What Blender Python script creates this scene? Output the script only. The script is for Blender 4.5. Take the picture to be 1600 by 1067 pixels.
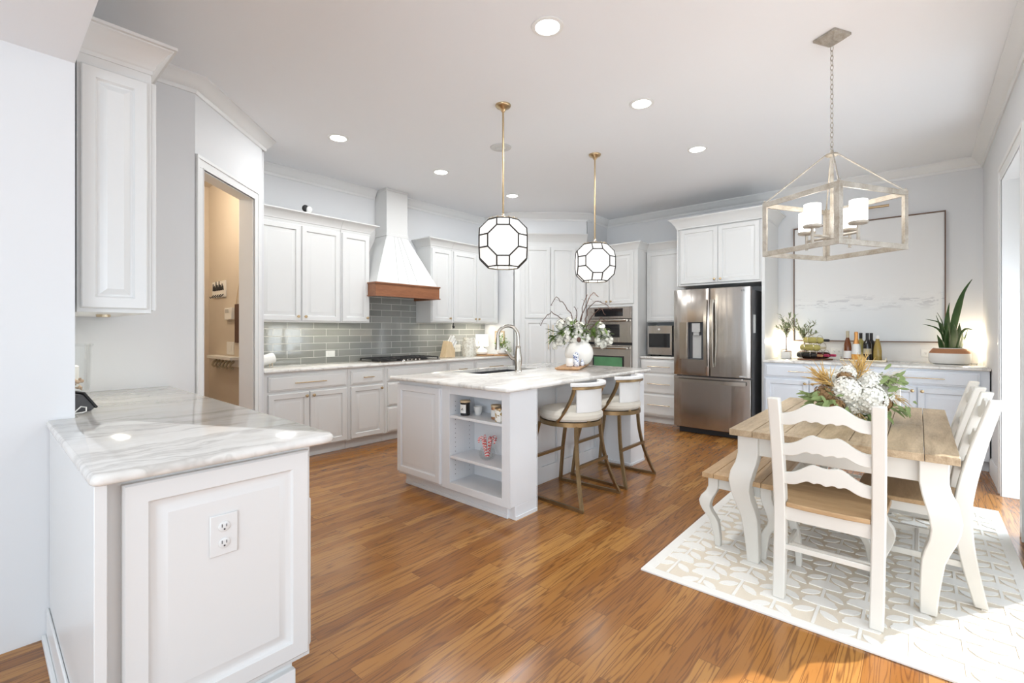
import bpy, bmesh, math, random
from math import sin, cos, pi, radians as R, sqrt
from mathutils import Vector, Matrix

scene = bpy.context.scene
for o in list(bpy.data.objects):
    bpy.data.objects.remove(o)
C = scene.collection
random.seed(7)

# ------------------------------------------------------------------ camera
cd = bpy.data.cameras.new('camera')
cam = bpy.data.objects.new('camera', cd)
C.objects.link(cam)
cd.sensor_width = 36
cd.lens = 36 * 729.6 / 1600
cd.shift_y = -(533.5 - 516.3) / 1600
cd.clip_start = 0.02
cam.location = (0, 0, 1.31)
cam.rotation_euler = (R(90), 0, 0.7171 - pi / 2)
scene.camera = cam

# ------------------------------------------------------------------ world, sun, daylight, exposure
w = bpy.data.worlds.new('world')
scene.world = w
w.use_nodes = True
bg = w.node_tree.nodes['Background']
bg.inputs['Color'].default_value = (0.76, 0.88, 1.0, 1)
bg.inputs['Strength'].default_value = 1.0

scene.view_settings.view_transform = 'Standard'
scene.view_settings.look = 'None'
scene.view_settings.exposure = 0.60
scene.view_settings.gamma = 1.0
scene.view_settings.use_curve_mapping = False

sd = bpy.data.lights.new('sun', 'SUN')
sun = bpy.data.objects.new('sun', sd)
C.objects.link(sun)
sd.energy = 5.0
sd.angle = R(0.8)
sd.color = (1.0, 0.96, 0.9)
_el = R(38)
_dir = Vector((-0.84 * cos(_el), 0.54 * cos(_el), -sin(_el)))
sun.rotation_euler = _dir.to_track_quat('-Z', 'Y').to_euler()


def area(name, loc, rot, sx, sy, power, col=(1, 1, 1), shape='RECTANGLE'):
    l = bpy.data.lights.new(name, 'AREA')
    l.shape = shape
    l.size = sx
    if shape in ('RECTANGLE', 'ELLIPSE'):
        l.size_y = sy
    l.energy = power
    l.color = col
    o = bpy.data.objects.new(name, l)
    C.objects.link(o)
    o.location = loc
    o.rotation_euler = rot
    return o


def point(name, loc, power, col=(1, .9, .75), rad=.03):
    l = bpy.data.lights.new(name, 'POINT')
    l.energy = power
    l.color = col
    l.shadow_soft_size = rad
    o = bpy.data.objects.new(name, l)
    C.objects.link(o)
    o.location = loc
    return o


# daylight entering by the windows behind the camera and by the side window; doorway lamp added
DAY = (0.80, 0.90, 1.0)
area('daylight_west', (-3.05, -0.75, 1.6), (R(97), 0, R(-90)), 2.9, 2.2, 86, DAY)
area('daylight_south', (-1.0, -3.05, 1.6), (R(125), 0, 0), 3.4, 2.2, 2.5, DAY)
area('daylight_side', (2.34, -0.72, 1.3), (R(115), 0, 0), 2.2, 2.2, 13, DAY)
area('added_doorway_fill', (4.84, -0.90, 1.25), (R(98), 0, 0), 0.9, 2.3, 36, DAY)  # fill lamp added in front of the closed slab, no daylight passes here

# ------------------------------------------------------------------ materials
MATS = {}


def nt(name):
    m = bpy.data.materials.new(name)
    m.use_nodes = True
    t = m.node_tree
    b = t.nodes['Principled BSDF']
    return m, t, b


def mat(name, col, rough=.5, metal=0., spec=None, emit=None, es=0., trans=0., ior=1.45, bump=0., bscale=60., coat=0., var=0., sheen=0.):
    m, t, b = nt(name)
    b.inputs['Base Color'].default_value = (*col, 1)
    b.inputs['Roughness'].default_value = rough
    b.inputs['Metallic'].default_value = metal
    if spec is not None:
        b.inputs['Specular IOR Level'].default_value = spec
    if emit:
        b.inputs['Emission Color'].default_value = (*emit, 1)
        b.inputs['Emission Strength'].default_value = es
    if trans:
        b.inputs['Transmission Weight'].default_value = trans
        b.inputs['IOR'].default_value = ior
    if coat:
        b.inputs['Coat Weight'].default_value = coat
        b.inputs['Coat Roughness'].default_value = .1
    if sheen:
        b.inputs['Sheen Weight'].default_value = sheen
    tc = t.nodes.new('ShaderNodeTexCoord')
    n = t.nodes.new('ShaderNodeTexNoise')
    n.inputs['Scale'].default_value = bscale
    n.inputs['Detail'].default_value = 3
    t.links.new(tc.outputs['Object'], n.inputs['Vector'])
    if bump:
        bp = t.nodes.new('ShaderNodeBump')
        bp.inputs['Strength'].default_value = bump
        bp.inputs['Distance'].default_value = .002
        t.links.new(n.outputs['Fac'], bp.inputs['Height'])
        t.links.new(bp.outputs['Normal'], b.inputs['Normal'])
    if var:
        mx = t.nodes.new('ShaderNodeMix')
        mx.data_type = 'RGBA'
        mx.inputs['A'].default_value = (*[max(0, c * (1 - var)) for c in col], 1)
        mx.inputs['B'].default_value = (*[min(1, c * (1 + var)) for c in col], 1)
        t.links.new(n.outputs['Fac'], mx.inputs['Factor'])
        t.links.new(mx.outputs['Result'], b.inputs['Base Color'])
    MATS[name] = m
    return m


def N(t, kind, **kw):
    n = t.nodes.new('ShaderNode' + kind)
    for k, v in kw.items():
        if k in n.inputs.keys():
            n.inputs[k].default_value = v
        else:
            setattr(n, k, v)
    return n


def ramp(t, src, stops, interp='LINEAR'):
    r = t.nodes.new('ShaderNodeValToRGB')
    r.color_ramp.interpolation = interp
    e = r.color_ramp.elements
    while len(e) < len(stops):
        e.new(.5)
    for k, (p, c) in enumerate(stops):
        e[k].position = p
        e[k].color = (*c, 1) if len(c) == 3 else c
    t.links.new(src, r.inputs['Fac'])
    return r


def mth(t, op, a, b=None, c=None):
    n = t.nodes.new('ShaderNodeMath')
    n.operation = op
    for k, v in enumerate((a, b, c)):
        if v is None:
            continue
        if isinstance(v, (int, float)):
            n.inputs[k].default_value = v
        else:
            t.links.new(v, n.inputs[k])
    return n.outputs[0]


def vmul(t, src, s):
    mp = t.nodes.new('ShaderNodeMapping')
    mp.inputs['Scale'].default_value = s
    t.links.new(src, mp.inputs['Vector'])
    return mp.outputs['Vector']


def mixc(t, fac, a, b, blend='MIX'):
    n = t.nodes.new('ShaderNodeMix')
    n.data_type = 'RGBA'
    n.blend_type = blend
    for k, v in (('Factor', fac), ('A', a), ('B', b)):
        if isinstance(v, (int, float)):
            n.inputs[k].default_value = v
        elif isinstance(v, tuple):
            n.inputs[k].default_value = (*v, 1)
        else:
            t.links.new(v, n.inputs[k])
    return n.outputs['Result']


def bumpn(t, h, strength, dist=.002):
    b = t.nodes.new('ShaderNodeBump')
    b.inputs['Strength'].default_value = strength
    b.inputs['Distance'].default_value = dist
    t.links.new(h, b.inputs['Height'])
    return b.outputs['Normal']


def oak_floor():
    m, t, b = nt('oak_floor')
    tc = N(t, 'TexCoord')
    br = N(t, 'TexBrick', offset=.37, offset_frequency=2)
    br.inputs['Color1'].default_value = (0, 0, 0, 1)
    br.inputs['Color2'].default_value = (1, 1, 1, 1)
    br.inputs['Mortar'].default_value = (.5, .5, .5, 1)
    br.inputs['Scale'].default_value = 1
    br.inputs['Mortar Size'].default_value = .0012
    br.inputs['Mortar Smooth'].default_value = .2
    br.inputs['Brick Width'].default_value = .95
    br.inputs['Row Height'].default_value = .083
    t.links.new(tc.outputs['Object'], br.inputs['Vector'])
    seed = mth(t, 'MULTIPLY', br.outputs['Color'], 37.0)
    n1 = N(t, 'TexNoise', noise_dimensions='4D', Scale=1.0, Detail=3.0, Roughness=.45)
    t.links.new(vmul(t, tc.outputs['Object'], (.8, 15, 1)), n1.inputs['Vector'])
    t.links.new(seed, n1.inputs['W'])
    rings = mth(t, 'PINGPONG', mth(t, 'MULTIPLY', n1.outputs['Fac'], 13.0), .5)
    ringr = ramp(t, rings, [(0., (0, 0, 0)), (.07, (.25, .25, .25)), (.22, (1, 1, 1))])
    n2 = N(t, 'TexNoise', noise_dimensions='4D', Scale=1.0, Detail=4.0, Roughness=.65)
    t.links.new(vmul(t, tc.outputs['Object'], (6, 130, 1)), n2.inputs['Vector'])
    t.links.new(seed, n2.inputs['W'])
    n3 = N(t, 'TexNoise', Scale=.9, Detail=2.0)
    t.links.new(tc.outputs['Object'], n3.inputs['Vector'])
    tone = mth(t, 'ADD', mth(t, 'MULTIPLY', br.outputs['Color'], .55), mth(t, 'MULTIPLY', n3.outputs['Fac'], .5))
    base = ramp(t, tone, [(0.1, (.225, .082, .018)), (.5, (.34, .142, .033)), (.95, (.50, .25, .070))])
    c = mixc(t, mth(t, 'MULTIPLY', mth(t, 'SUBTRACT', 1.0, ringr.outputs['Color']), .7), base.outputs['Color'], (.12, .042, .014))
    c = mixc(t, mth(t, 'MULTIPLY', mth(t, 'GREATER_THAN', n2.outputs['Fac'], .6), .25), c, (.11, .04, .015))
    c = mixc(t, mth(t, 'MULTIPLY', br.outputs['Fac'], .6), c, (.07, .025, .01))
    t.links.new(c, b.inputs['Base Color'])
    b.inputs['Roughness'].default_value = .22
    b.inputs['Specular IOR Level'].default_value = .5
    h = mth(t, 'SUBTRACT', mth(t, 'MULTIPLY', n2.outputs['Fac'], .3), br.outputs['Fac'])
    t.links.new(bumpn(t, h, .25, .001), b.inputs['Normal'])
    MATS['oak_floor'] = m


def marble():
    m, t, b = nt('marble')
    tc = N(t, 'TexCoord')
    d = N(t, 'TexNoise', Scale=1.6, Detail=5.0, Roughness=.6)
    t.links.new(tc.outputs['Object'], d.inputs['Vector'])
    v = t.nodes.new('ShaderNodeVectorMath')
    v.operation = 'MULTIPLY_ADD'
    v.inputs[1].default_value = (.55, .55, .55)
    t.links.new(d.outputs['Color'], v.inputs[0])
    t.links.new(tc.outputs['Object'], v.inputs[2])
    n = N(t, 'TexNoise', Scale=1.0, Detail=4.0, Roughness=.55)
    t.links.new(vmul(t, v.outputs[0], (.7, 5.5, 2)), n.inputs['Vector'])
    a = mth(t, 'ABSOLUTE', mth(t, 'SUBTRACT', n.outputs['Fac'], .5))
    vein = ramp(t, a, [(0, (1, 1, 1)), (.035, (.25, .25, .25)), (.1, (0, 0, 0))])
    n2 = N(t, 'TexNoise', Scale=1.0, Detail=6.0, Roughness=.7)
    t.links.new(vmul(t, v.outputs[0], (1.5, 14, 4)), n2.inputs['Vector'])
    fine = ramp(t, n2.outputs['Fac'], [(.48, (0, 0, 0)), (.72, (1, 1, 1))])
    c = mixc(t, mth(t, 'MULTIPLY', fine.outputs['Color'], .46), (.79, .77, .73), (.60, .56, .49))
    c = mixc(t, mth(t, 'MULTIPLY', vein.outputs['Color'], .5), c, (.36, .33, .30))
    t.links.new(c, b.inputs['Base Color'])
    b.inputs['Roughness'].default_value = .11
    MATS['marble'] = m


def tile():
    m, t, b = nt('grey_tile')
    tc = N(t, 'TexCoord')
    sx = N(t, 'SeparateXYZ')
    t.links.new(tc.outputs['Object'], sx.inputs[0])
    cx = N(t, 'CombineXYZ')
    t.links.new(sx.outputs['X'], cx.inputs['X'])
    t.links.new(sx.outputs['Z'], cx.inputs['Y'])
    br = N(t, 'TexBrick', offset=.5)
    br.inputs['Color1'].default_value = (.215, .225, .215, 1)
    br.inputs['Color2'].default_value = (.30, .305, .285, 1)
    br.inputs['Mortar'].default_value = (.62, .61, .58, 1)
    br.inputs['Scale'].default_value = 1
    br.inputs['Mortar Size'].default_value = .003
    br.inputs['Brick Width'].default_value = .305
    br.inputs['Row Height'].default_value = .083
    t.links.new(cx.outputs[0], br.inputs['Vector'])
    n = N(t, 'TexNoise', Scale=7.0, Detail=2.0)
    t.links.new(tc.outputs['Object'], n.inputs['Vector'])
    c = mixc(t, mth(t, 'MULTIPLY', n.outputs['Fac'], .25), br.outputs['Color'], (.42, .42, .39))
    t.links.new(c, b.inputs['Base Color'])
    rr = mth(t, 'ADD', mth(t, 'MULTIPLY', br.outputs['Fac'], .5), .06)
    t.links.new(rr, b.inputs['Roughness'])
    h = mth(t, 'SUBTRACT', mth(t, 'MULTIPLY', n.outputs['Fac'], .35), br.outputs['Fac'])
    t.links.new(bumpn(t, h, .35, .003), b.inputs['Normal'])
    MATS['grey_tile'] = m


def wood(name, lo, hi, rough=.45, scale=(1.6, 12, 12)):
    m, t, b = nt(name)
    tc = N(t, 'TexCoord')
    n = N(t, 'TexNoise', Scale=1.5, Detail=5.0, Roughness=.6, Distortion=.6)
    t.links.new(vmul(t, tc.outputs['Object'], scale), n.inputs['Vector'])
    n2 = N(t, 'TexNoise', Scale=6.0, Detail=4.0, Roughness=.6)
    t.links.new(vmul(t, tc.outputs['Object'], tuple(s * 2.2 for s in scale)), n2.inputs['Vector'])
    f = mth(t, 'ADD', mth(t, 'MULTIPLY', n.outputs['Fac'], .7), mth(t, 'MULTIPLY', n2.outputs['Fac'], .3))
    r = ramp(t, f, [(.32, lo), (.68, hi)])
    t.links.new(r.outputs['Color'], b.inputs['Base Color'])
    b.inputs['Roughness'].default_value = rough
    t.links.new(bumpn(t, n2.outputs['Fac'], .15, .001), b.inputs['Normal'])
    MATS[name] = m


def steel(name, col, rough, wav=.07):
    m, t, b = nt(name)
    tc = N(t, 'TexCoord')
    n = N(t, 'TexNoise', Scale=1.0, Detail=2.0)
    t.links.new(vmul(t, tc.outputs['Object'], (8, 8, .32)), n.inputs['Vector'])
    n2 = N(t, 'TexNoise', Scale=1.0, Detail=2.0)
    t.links.new(vmul(t, tc.outputs['Object'], (25, 25, .3)), n2.inputs['Vector'])
    b.inputs['Base Color'].default_value = (*col, 1)
    b.inputs['Metallic'].default_value = 1
    t.links.new(mth(t, 'ADD', mth(t, 'MULTIPLY', n2.outputs['Fac'], .05), rough), b.inputs['Roughness'])
    t.links.new(bumpn(t, n.outputs['Fac'], wav, .02), b.inputs['Normal'])
    MATS[name] = m


def canvas():
    m, t, b = nt('abstract_canvas')
    tc = N(t, 'TexCoord')
    sp = N(t, 'SeparateXYZ')
    t.links.new(tc.outputs['Object'], sp.inputs[0])
    z = sp.outputs['Z']
    n = N(t, 'TexNoise', Scale=1.0, Detail=6.0, Roughness=.65)
    t.links.new(vmul(t, tc.outputs['Object'], (1, 3.2, 16)), n.inputs['Vector'])
    base = ramp(t, mth(t, 'DIVIDE', z, 1.42), [(0, (.70, .74, .77)), (.30, (.78, .79, .79)), (.36, (.80, .795, .78)), (1, (.78, .77, .755))])
    band = mth(t, 'SUBTRACT', 1.0, mth(t, 'MULTIPLY', mth(t, 'ABSOLUTE', mth(t, 'SUBTRACT', z, .46)), 9.0))
    band = mth(t, 'MAXIMUM', band, 0.0)
    k = mth(t, 'MULTIPLY', mth(t, 'GREATER_THAN', n.outputs['Fac'], .54), band)
    c = mixc(t, mth(t, 'MULTIPLY', k, .7), base.outputs['Color'], (.52, .52, .53))
    k2 = mth(t, 'MULTIPLY', mth(t, 'LESS_THAN', n.outputs['Fac'], .42), band)
    c = mixc(t, mth(t, 'MULTIPLY', k2, .7), c, (.84, .84, .83))
    t.links.new(c, b.inputs['Base Color'])
    b.inputs['Roughness'].default_value = .7
    t.links.new(bumpn(t, n.outputs['Fac'], .2, .002), b.inputs['Normal'])
    MATS['abstract_canvas'] = m


def stripes():
    m, t, b = nt('candy_stripe')
    tc = N(t, 'TexCoord')
    wv = N(t, 'TexWave', Scale=38.0, bands_direction='DIAGONAL')
    t.links.new(tc.outputs['Object'], wv.inputs['Vector'])
    r = ramp(t, wv.outputs['Fac'], [(.42, (.72, .03, .03)), (.5, (.9, .8, .78))])
    t.links.new(r.outputs['Color'], b.inputs['Base Color'])
    b.inputs['Roughness'].default_value = .2
    MATS['candy_stripe'] = m


def patterned(name, base, ink, scale, thr=.5, rough=.25):
    m, t, b = nt(name)
    tc = N(t, 'TexCoord')
    n = N(t, 'TexNoise', Scale=scale, Detail=2.0, Distortion=1.0)
    t.links.new(tc.outputs['Object'], n.inputs['Vector'])
    r = ramp(t, n.outputs['Fac'], [(thr, base), (thr + .04, ink)])
    t.links.new(r.outputs['Color'], b.inputs['Base Color'])
    b.inputs['Roughness'].default_value = rough
    MATS[name] = m


oak_floor(); marble(); tile(); canvas(); stripes()
steel('stainless', (.45, .415, .38), .17, .2)
steel('nickel', (.46, .425, .375), .2, .0)
wood('table_wood', (.25, .17, .09), (.56, .43, .28), .42)
wood('seat_wood', (.36, .22, .105), (.56, .38, .21), .42)
wood('hood_wood', (.20, .072, .03), (.33, .135, .06), .4)
wood('board_wood', (.36, .18, .075), (.60, .36, .18), .45, (5, 30, 30))
wood('dark_board', (.16, .07, .04), (.30, .14, .08), .5, (5, 30, 30))
wood('knife_wood', (.58, .42, .24), (.72, .56, .36), .5, (30, 30, 6))
wood('stool_brass', (.235, .155, .075), (.34, .235, .12), .35)
for n_ in ('stool_brass',):
    MATS[n_].node_tree.nodes['Principled BSDF'].inputs['Metallic'].default_value = .85
wood('chandelier_metal', (.26, .22, .165), (.50, .465, .41), .42, (9, 9, 9))
MATS['chandelier_metal'].node_tree.nodes['Principled BSDF'].inputs['Metallic'].default_value = .25
patterned('blue_white', (.80, .82, .86), (.16, .22, .42), 42, .54)
patterned('gold_leaf_pattern', (.86, .83, .76), (.42, .30, .12), 34, .53)
patterned('gem_ceramic', (.78, .75, .66), (.62, .57, .47), 30, .5, .12)

mat('wall_paint', (.76, .765, .77), .75, bump=.03, bscale=300)
mat('ceiling_paint', (.86, .872, .89), .85, bump=.03, bscale=300)
mat('hall_paint', (.62, .55, .46), .8, bump=.03, bscale=300)
mat('trim_white', (.80, .80, .79), .38, bump=.01)
mat('cabinet_white', (.735, .735, .72), .33, bump=.01)
mat('cabinet_grey', (.78, .79, .805), .35, bump=.01)
mat('buffet_blue', (.69, .725, .775), .35, bump=.01)
mat('chair_white', (.68, .66, .605), .42, var=.03, bscale=9)
mat('brass', (.55, .41, .24), .28, 1.0, var=.05)
mat('pale_brass', (.70, .58, .42), .25, 1.0, var=.05)
mat('walnut', (.17, .095, .06), .45, var=.15)
mat('black_iron', (.02, .02, .021), .45, bump=.2, bscale=200)
mat('black_glass', (.012, .012, .014), .06, var=.1)
mat('green_reflection', (.09, .26, .12), .08, var=.5, bscale=5)  # green reflection put into the colour of the lower oven window
mat('dark_grey', (.07, .07, .075), .45, var=.1)
mat('side_grey', (.13, .13, .135), .4, var=.1)
mat('light_grey', (.45, .45, .44), .4, var=.05)
mat('white_plastic', (.82, .82, .80), .35, var=.02)
mat('white_ceramic', (.82, .80, .76), .25, var=.04, bscale=14)
mat('matte_ceramic', (.78, .755, .71), .75, bump=.3, bscale=90)
mat('terracotta', (.42, .19, .09), .85, bump=.5, bscale=120, var=.2)
mat('cream_fabric', (.68, .63, .54), .9, bump=.5, bscale=600, sheen=.2)
mat('white_fabric', (.78, .77, .75), .9, bump=.5, bscale=600, sheen=.2)
mat('rug_ground', (.76, .68, .56), .95, bump=.7, bscale=350, var=.1)
mat('rug_pile', (.88, .86, .81), .95, bump=.9, bscale=500, var=.05)
m_, t_, b_ = nt('glass')
t_.nodes.remove(b_)
lw_ = N(t_, 'LayerWeight', Blend=.35)
tr_ = N(t_, 'BsdfTransparent')
tr_.inputs['Color'].default_value = (.98, .985, .985, 1)
gl_ = N(t_, 'BsdfGlossy', Roughness=.03)
ms_ = N(t_, 'MixShader')
t_.links.new(mth(t_, 'MULTIPLY', lw_.outputs['Fresnel'], .25), ms_.inputs[0])
t_.links.new(tr_.outputs[0], ms_.inputs[1])
t_.links.new(gl_.outputs[0], ms_.inputs[2])
t_.links.new(ms_.outputs[0], t_.nodes['Material Output'].inputs['Surface'])
MATS['glass'] = m_
mat('amber_wine', (.20, .055, .015), .06, trans=.3, var=.2)
mat('gold_wine', (.50, .36, .10), .06, trans=.45, var=.15)
mat('dark_wine', (.012, .010, .010), .06, var=.2)
mat('red_wine_glass', (.07, .008, .012), .06, var=.2)
mat('yellow_wine', (.62, .55, .18), .06, trans=.4, var=.15)
mat('orange_foil', (.70, .33, .10), .35, .5, var=.15)
mat('label_white', (.80, .79, .76), .6, var=.03)
mat('label_tan', (.46, .40, .28), .6, var=.06)
mat('label_orange', (.75, .33, .05), .5, var=.05)
mat('ink', (.02, .02, .022), .6)
mat('copper_foil', (.55, .30, .16), .3, .8, var=.1)
mat('pink_foil', (.62, .06, .16), .3, .4, var=.1)
mat('leaf_green', (.13, .20, .045), .5, var=.35, bscale=20)
mat('dark_leaf', (.035, .085, .02), .35, var=.4, bscale=12)
mat('bright_leaf', (.24, .40, .05), .45, var=.35, bscale=30)
mat('olive_leaf', (.27, .31, .17), .6, var=.35, bscale=30)
mat('sage_leaf', (.20, .26, .09), .6, var=.3, bscale=25)
mat('bark', (.10, .05, .035), .8, var=.3)
mat('petal_white', (.84, .82, .74), .6, var=.06, bscale=30)
mat('petal_brown', (.26, .15, .06), .7, var=.4, bscale=40)
mat('wheat', (.62, .40, .13), .7, var=.3, bscale=40)
mat('shell_brown', (.55, .40, .28), .6, var=.5, bscale=50)
mat('wax', (.86, .84, .79), .5)
mat('lead_line', (.03, .025, .02), .5, .3)
mat('capiz', (.85, .85, .83), .35, emit=(1, .975, .94), es=.30, var=.03, bscale=60)
mat('lamp_white', (.9, .9, .88), .4, emit=(1, .95, .86), es=1.7)
mat('can_glow', (1, 1, 1), .4, emit=(1, .97, .92), es=9.0)
mat('shade_glow', (.9, .9, .88), .4, emit=(1, .96, .9), es=3.0)
mat('vent_white', (.62, .62, .61), .5)


# ------------------------------------------------------------------ mesh helpers
class MB:
    def __init__(s):
        s.bm = bmesh.new()
        s.mi = 0

    def face(s, vs):
        try:
            f = s.bm.faces.new(vs)
            f.material_index = s.mi
            return f
        except ValueError:
            return None

    def v(s, p):
        return s.bm.verts.new(p)

    def box(s, x0, x1, y0, y1, z0, z1, M=None):
        P = [Vector((x, y, z)) for z in (z0, z1) for y in (y0, y1) for x in (x0, x1)]
        if M is not None:
            P = [M @ p for p in P]
        V = [s.v(p) for p in P]
        for q in ((0, 2, 3, 1), (4, 5, 7, 6), (0, 1, 5, 4), (2, 6, 7, 3), (0, 4, 6, 2), (1, 3, 7, 5)):
            s.face([V[i] for i in q])
        return s

    def loops(s, loops, cap0=True, cap1=True, closed=True):
        L = [[s.v(p) for p in l] for l in loops]
        n = len(L[0])
        for a, b in zip(L, L[1:]):
            for i in range(n if closed else n - 1):
                j = (i + 1) % n
                s.face([a[i], a[j], b[j], b[i]])
        if cap0:
            s.face(list(reversed(L[0])))
        if cap1:
            s.face(L[-1])
        return s

    def lathe(s, prof, n=24, at=(0, 0, 0), M=None, cap0=True, cap1=True):
        at = Vector(at)
        ls = []
        for r, z in prof:
            r = max(r, 1e-5)
            l = [Vector((r * cos(2 * pi * k / n), r * sin(2 * pi * k / n), z)) for k in range(n)]
            if M is not None:
                l = [M @ p for p in l]
            ls.append([p + at for p in l])
        return s.loops(ls, cap0, cap1)

    def cyl(s, p0, p1, r0, r1=None, n=14):
        return s.tube([p0, p1], [r0, r0 if r1 is None else r1], n)

    def tube(s, path, r, n=8, closed=False, cap=True):
        P = [Vector(p) for p in path]
        m = len(P)
        rr = r if isinstance(r, (list, tuple)) else [r] * m
        ls = []
        up = None
        for i in range(m):
            if closed:
                d = P[(i + 1) % m] - P[i - 1]
            else:
                d = P[min(i + 1, m - 1)] - P[max(i - 1, 0)]
            if d.length < 1e-9:
                d = Vector((0, 0, 1))
            d.normalize()
            if up is None:
                up = Vector((0, 0, 1)) if abs(d.z) < .9 else Vector((1, 0, 0))
            a = d.cross(up)
            if a.length < 1e-6:
                a = d.orthogonal()
            a.normalize()
            b = a.cross(d).normalized()
            up = b
            ls.append([P[i] + rr[i] * (a * cos(2 * pi * k / n) + b * sin(2 * pi * k / n)) for k in range(n)])
        if closed:
            ls.append(ls[0])
            return s.loops(ls, False, False)
        return s.loops(ls, cap, cap)

    def rect(s, path, sizes, ang=0.):
        """sweep with horizontal rectangular sections; sizes (wx, wy) per point or one"""
        ls = []
        ca, sa = cos(ang), sin(ang)
        for i, p in enumerate(path):
            wx, wy = sizes[i] if isinstance(sizes, list) else sizes
            l = []
            for q in ((-1, -1), (1, -1), (1, 1), (-1, 1)):
                a, b = q[0] * wx / 2, q[1] * wy / 2
                l.append(Vector(p) + Vector((a * ca - b * sa, a * sa + b * ca, 0)))
            ls.append(l)
        return s.loops(ls)

    def prism(s, poly, h0, h1, M=None):
        """2-D outline in local XY between local z h0 and h1, then M"""
        a = [Vector((x, y, h0)) for x, y in poly]
        b = [Vector((x, y, h1)) for x, y in poly]
        if M is not None:
            a = [M @ p for p in a]
            b = [M @ p for p in b]
        return s.loops([a, b])

    def ball(s, c, r, sc=(1, 1, 1), n=12, m=8):
        prof = [(r * sin(pi * k / m), -r * cos(pi * k / m)) for k in range(m + 1)]
        M = Matrix.Diagonal((*sc, 1))
        return s.lathe(prof, n, c, M, False, False)

    def panel(s, x0, z0, wd, ht, rings, y=0.):
        """rectangular concentric rings facing -y: (inset, depth towards -y)"""
        ls = []
        for ins, d in rings:
            ls.append([(x0 + ins, y - d, z0 + ins), (x0 + wd - ins, y - d, z0 + ins), (x0 + wd - ins, y - d, z0 + ht - ins), (x0 + ins, y - d, z0 + ht - ins)])
        return s.loops(ls)

    def leaf(s, base, d, nrm, L, W, bend=.25, seg=4):
        d = Vector(d).normalized()
        nrm = Vector(nrm)
        side = d.cross(nrm)
        if side.length < 1e-4:
            side = d.orthogonal()
        side.normalize()
        nrm = side.cross(d).normalized()
        base = Vector(base)
        rows = []
        for k in range(seg + 1):
            t = k / seg
            wd = W * (sin(pi * min(1, t * .92 + .06)) ** .8) * .5
            c = base + d * (L * t) - nrm * (bend * L * t * t)
            rows.append((s.v(c - side * wd + nrm * wd * .3), s.v(c), s.v(c + side * wd + nrm * wd * .3)))
        for a, b in zip(rows, rows[1:]):
            s.face([a[0], a[1], b[1], b[0]])
            s.face([a[1], a[2], b[2], b[1]])
        return s

    def floret(s, c, n, r):
        n = Vector(n).normalized()
        a = n.orthogonal().normalized()
        b = n.cross(a)
        c = Vector(c)
        ph = random.random() * 6
        for k in range(4):
            t = ph + k * pi / 2
            d = a * cos(t) + b * sin(t)
            e = a * cos(t + pi / 2) + b * sin(t + pi / 2)
            p = [c, c + d * r * .6 + e * r * .45 + n * r * .25, c + d * r * 1.05 + n * r * .15, c + d * r * .6 - e * r * .45 + n * r * .25]
            s.face([s.v(q) for q in p])
        return s

    def build(s, name, m, parent=None, loc=(0, 0, 0), rotz=0., bevel=0., ang=35., seg=2):
        me = bpy.data.meshes.new(name)
        bmesh.ops.recalc_face_normals(s.bm, faces=s.bm.faces)
        s.bm.to_mesh(me)
        s.bm.free()
        for k in (m if isinstance(m, (list, tuple)) else [m]):
            me.materials.append(MATS[k])
        me.polygons.foreach_set('use_smooth', [True] * len(me.polygons))
        me.set_sharp_from_angle(angle=R(ang))
        o = bpy.data.objects.new(name, me)
        C.objects.link(o)
        if parent:
            o.parent = parent
        o.location = loc
        o.rotation_euler = (0, 0, rotz)
        if bevel:
            bv = o.modifiers.new('soft', 'BEVEL')
            bv.width = bevel
            bv.segments = seg
            bv.limit_method = 'ANGLE'
            bv.angle_limit = R(50)
            bv.harden_normals = False
        return o


def tag(o, label, cat, group=None):
    o['label'] = label
    o['category'] = cat
    if group:
        o['group'] = group
    return o


def thing(name, label, cat, loc=(0, 0, 0), rotz=0., group=None):
    o = bpy.data.objects.new(name, None)
    C.objects.link(o)
    o.location = loc
    o.rotation_euler = (0, 0, rotz)
    o.empty_display_size = .05
    return tag(o, label, cat, group)


def dup(root, loc, rotz, label, group=None):
    r = root.copy()
    C.objects.link(r)
    r.location = loc
    r.rotation_euler = (0, 0, rotz)
    r['label'] = label
    if group:
        r['group'] = group
    for ch in list(root.children):
        c = ch.copy()
        C.objects.link(c)
        c.parent = r
        for g in list(ch.children):
            d = g.copy()
            C.objects.link(d)
            d.parent = c
    return r


def struct(name, mb, m, bevel=0., **kw):
    o = mb.build(name, m, bevel=bevel, **kw)
    o['kind'] = 'structure'
    return o


def boolcut(o, x0, x1, y0, y1, z0, z1):
    k = MB().box(x0, x1, y0, y1, z0, z1).build('cutter', 'wax')
    k.parent = o.parent
    md = o.modifiers.new('cut', 'BOOLEAN')
    md.object = k
    md.operation = 'DIFFERENCE'
    md.solver = 'EXACT'
    md.use_self = True
    bpy.context.view_layer.update()
    dg = bpy.context.evaluated_depsgraph_get()
    me = bpy.data.meshes.new_from_object(o.evaluated_get(dg))
    o.modifiers.clear()
    o.data = me
    bpy.data.objects.remove(k)


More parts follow.
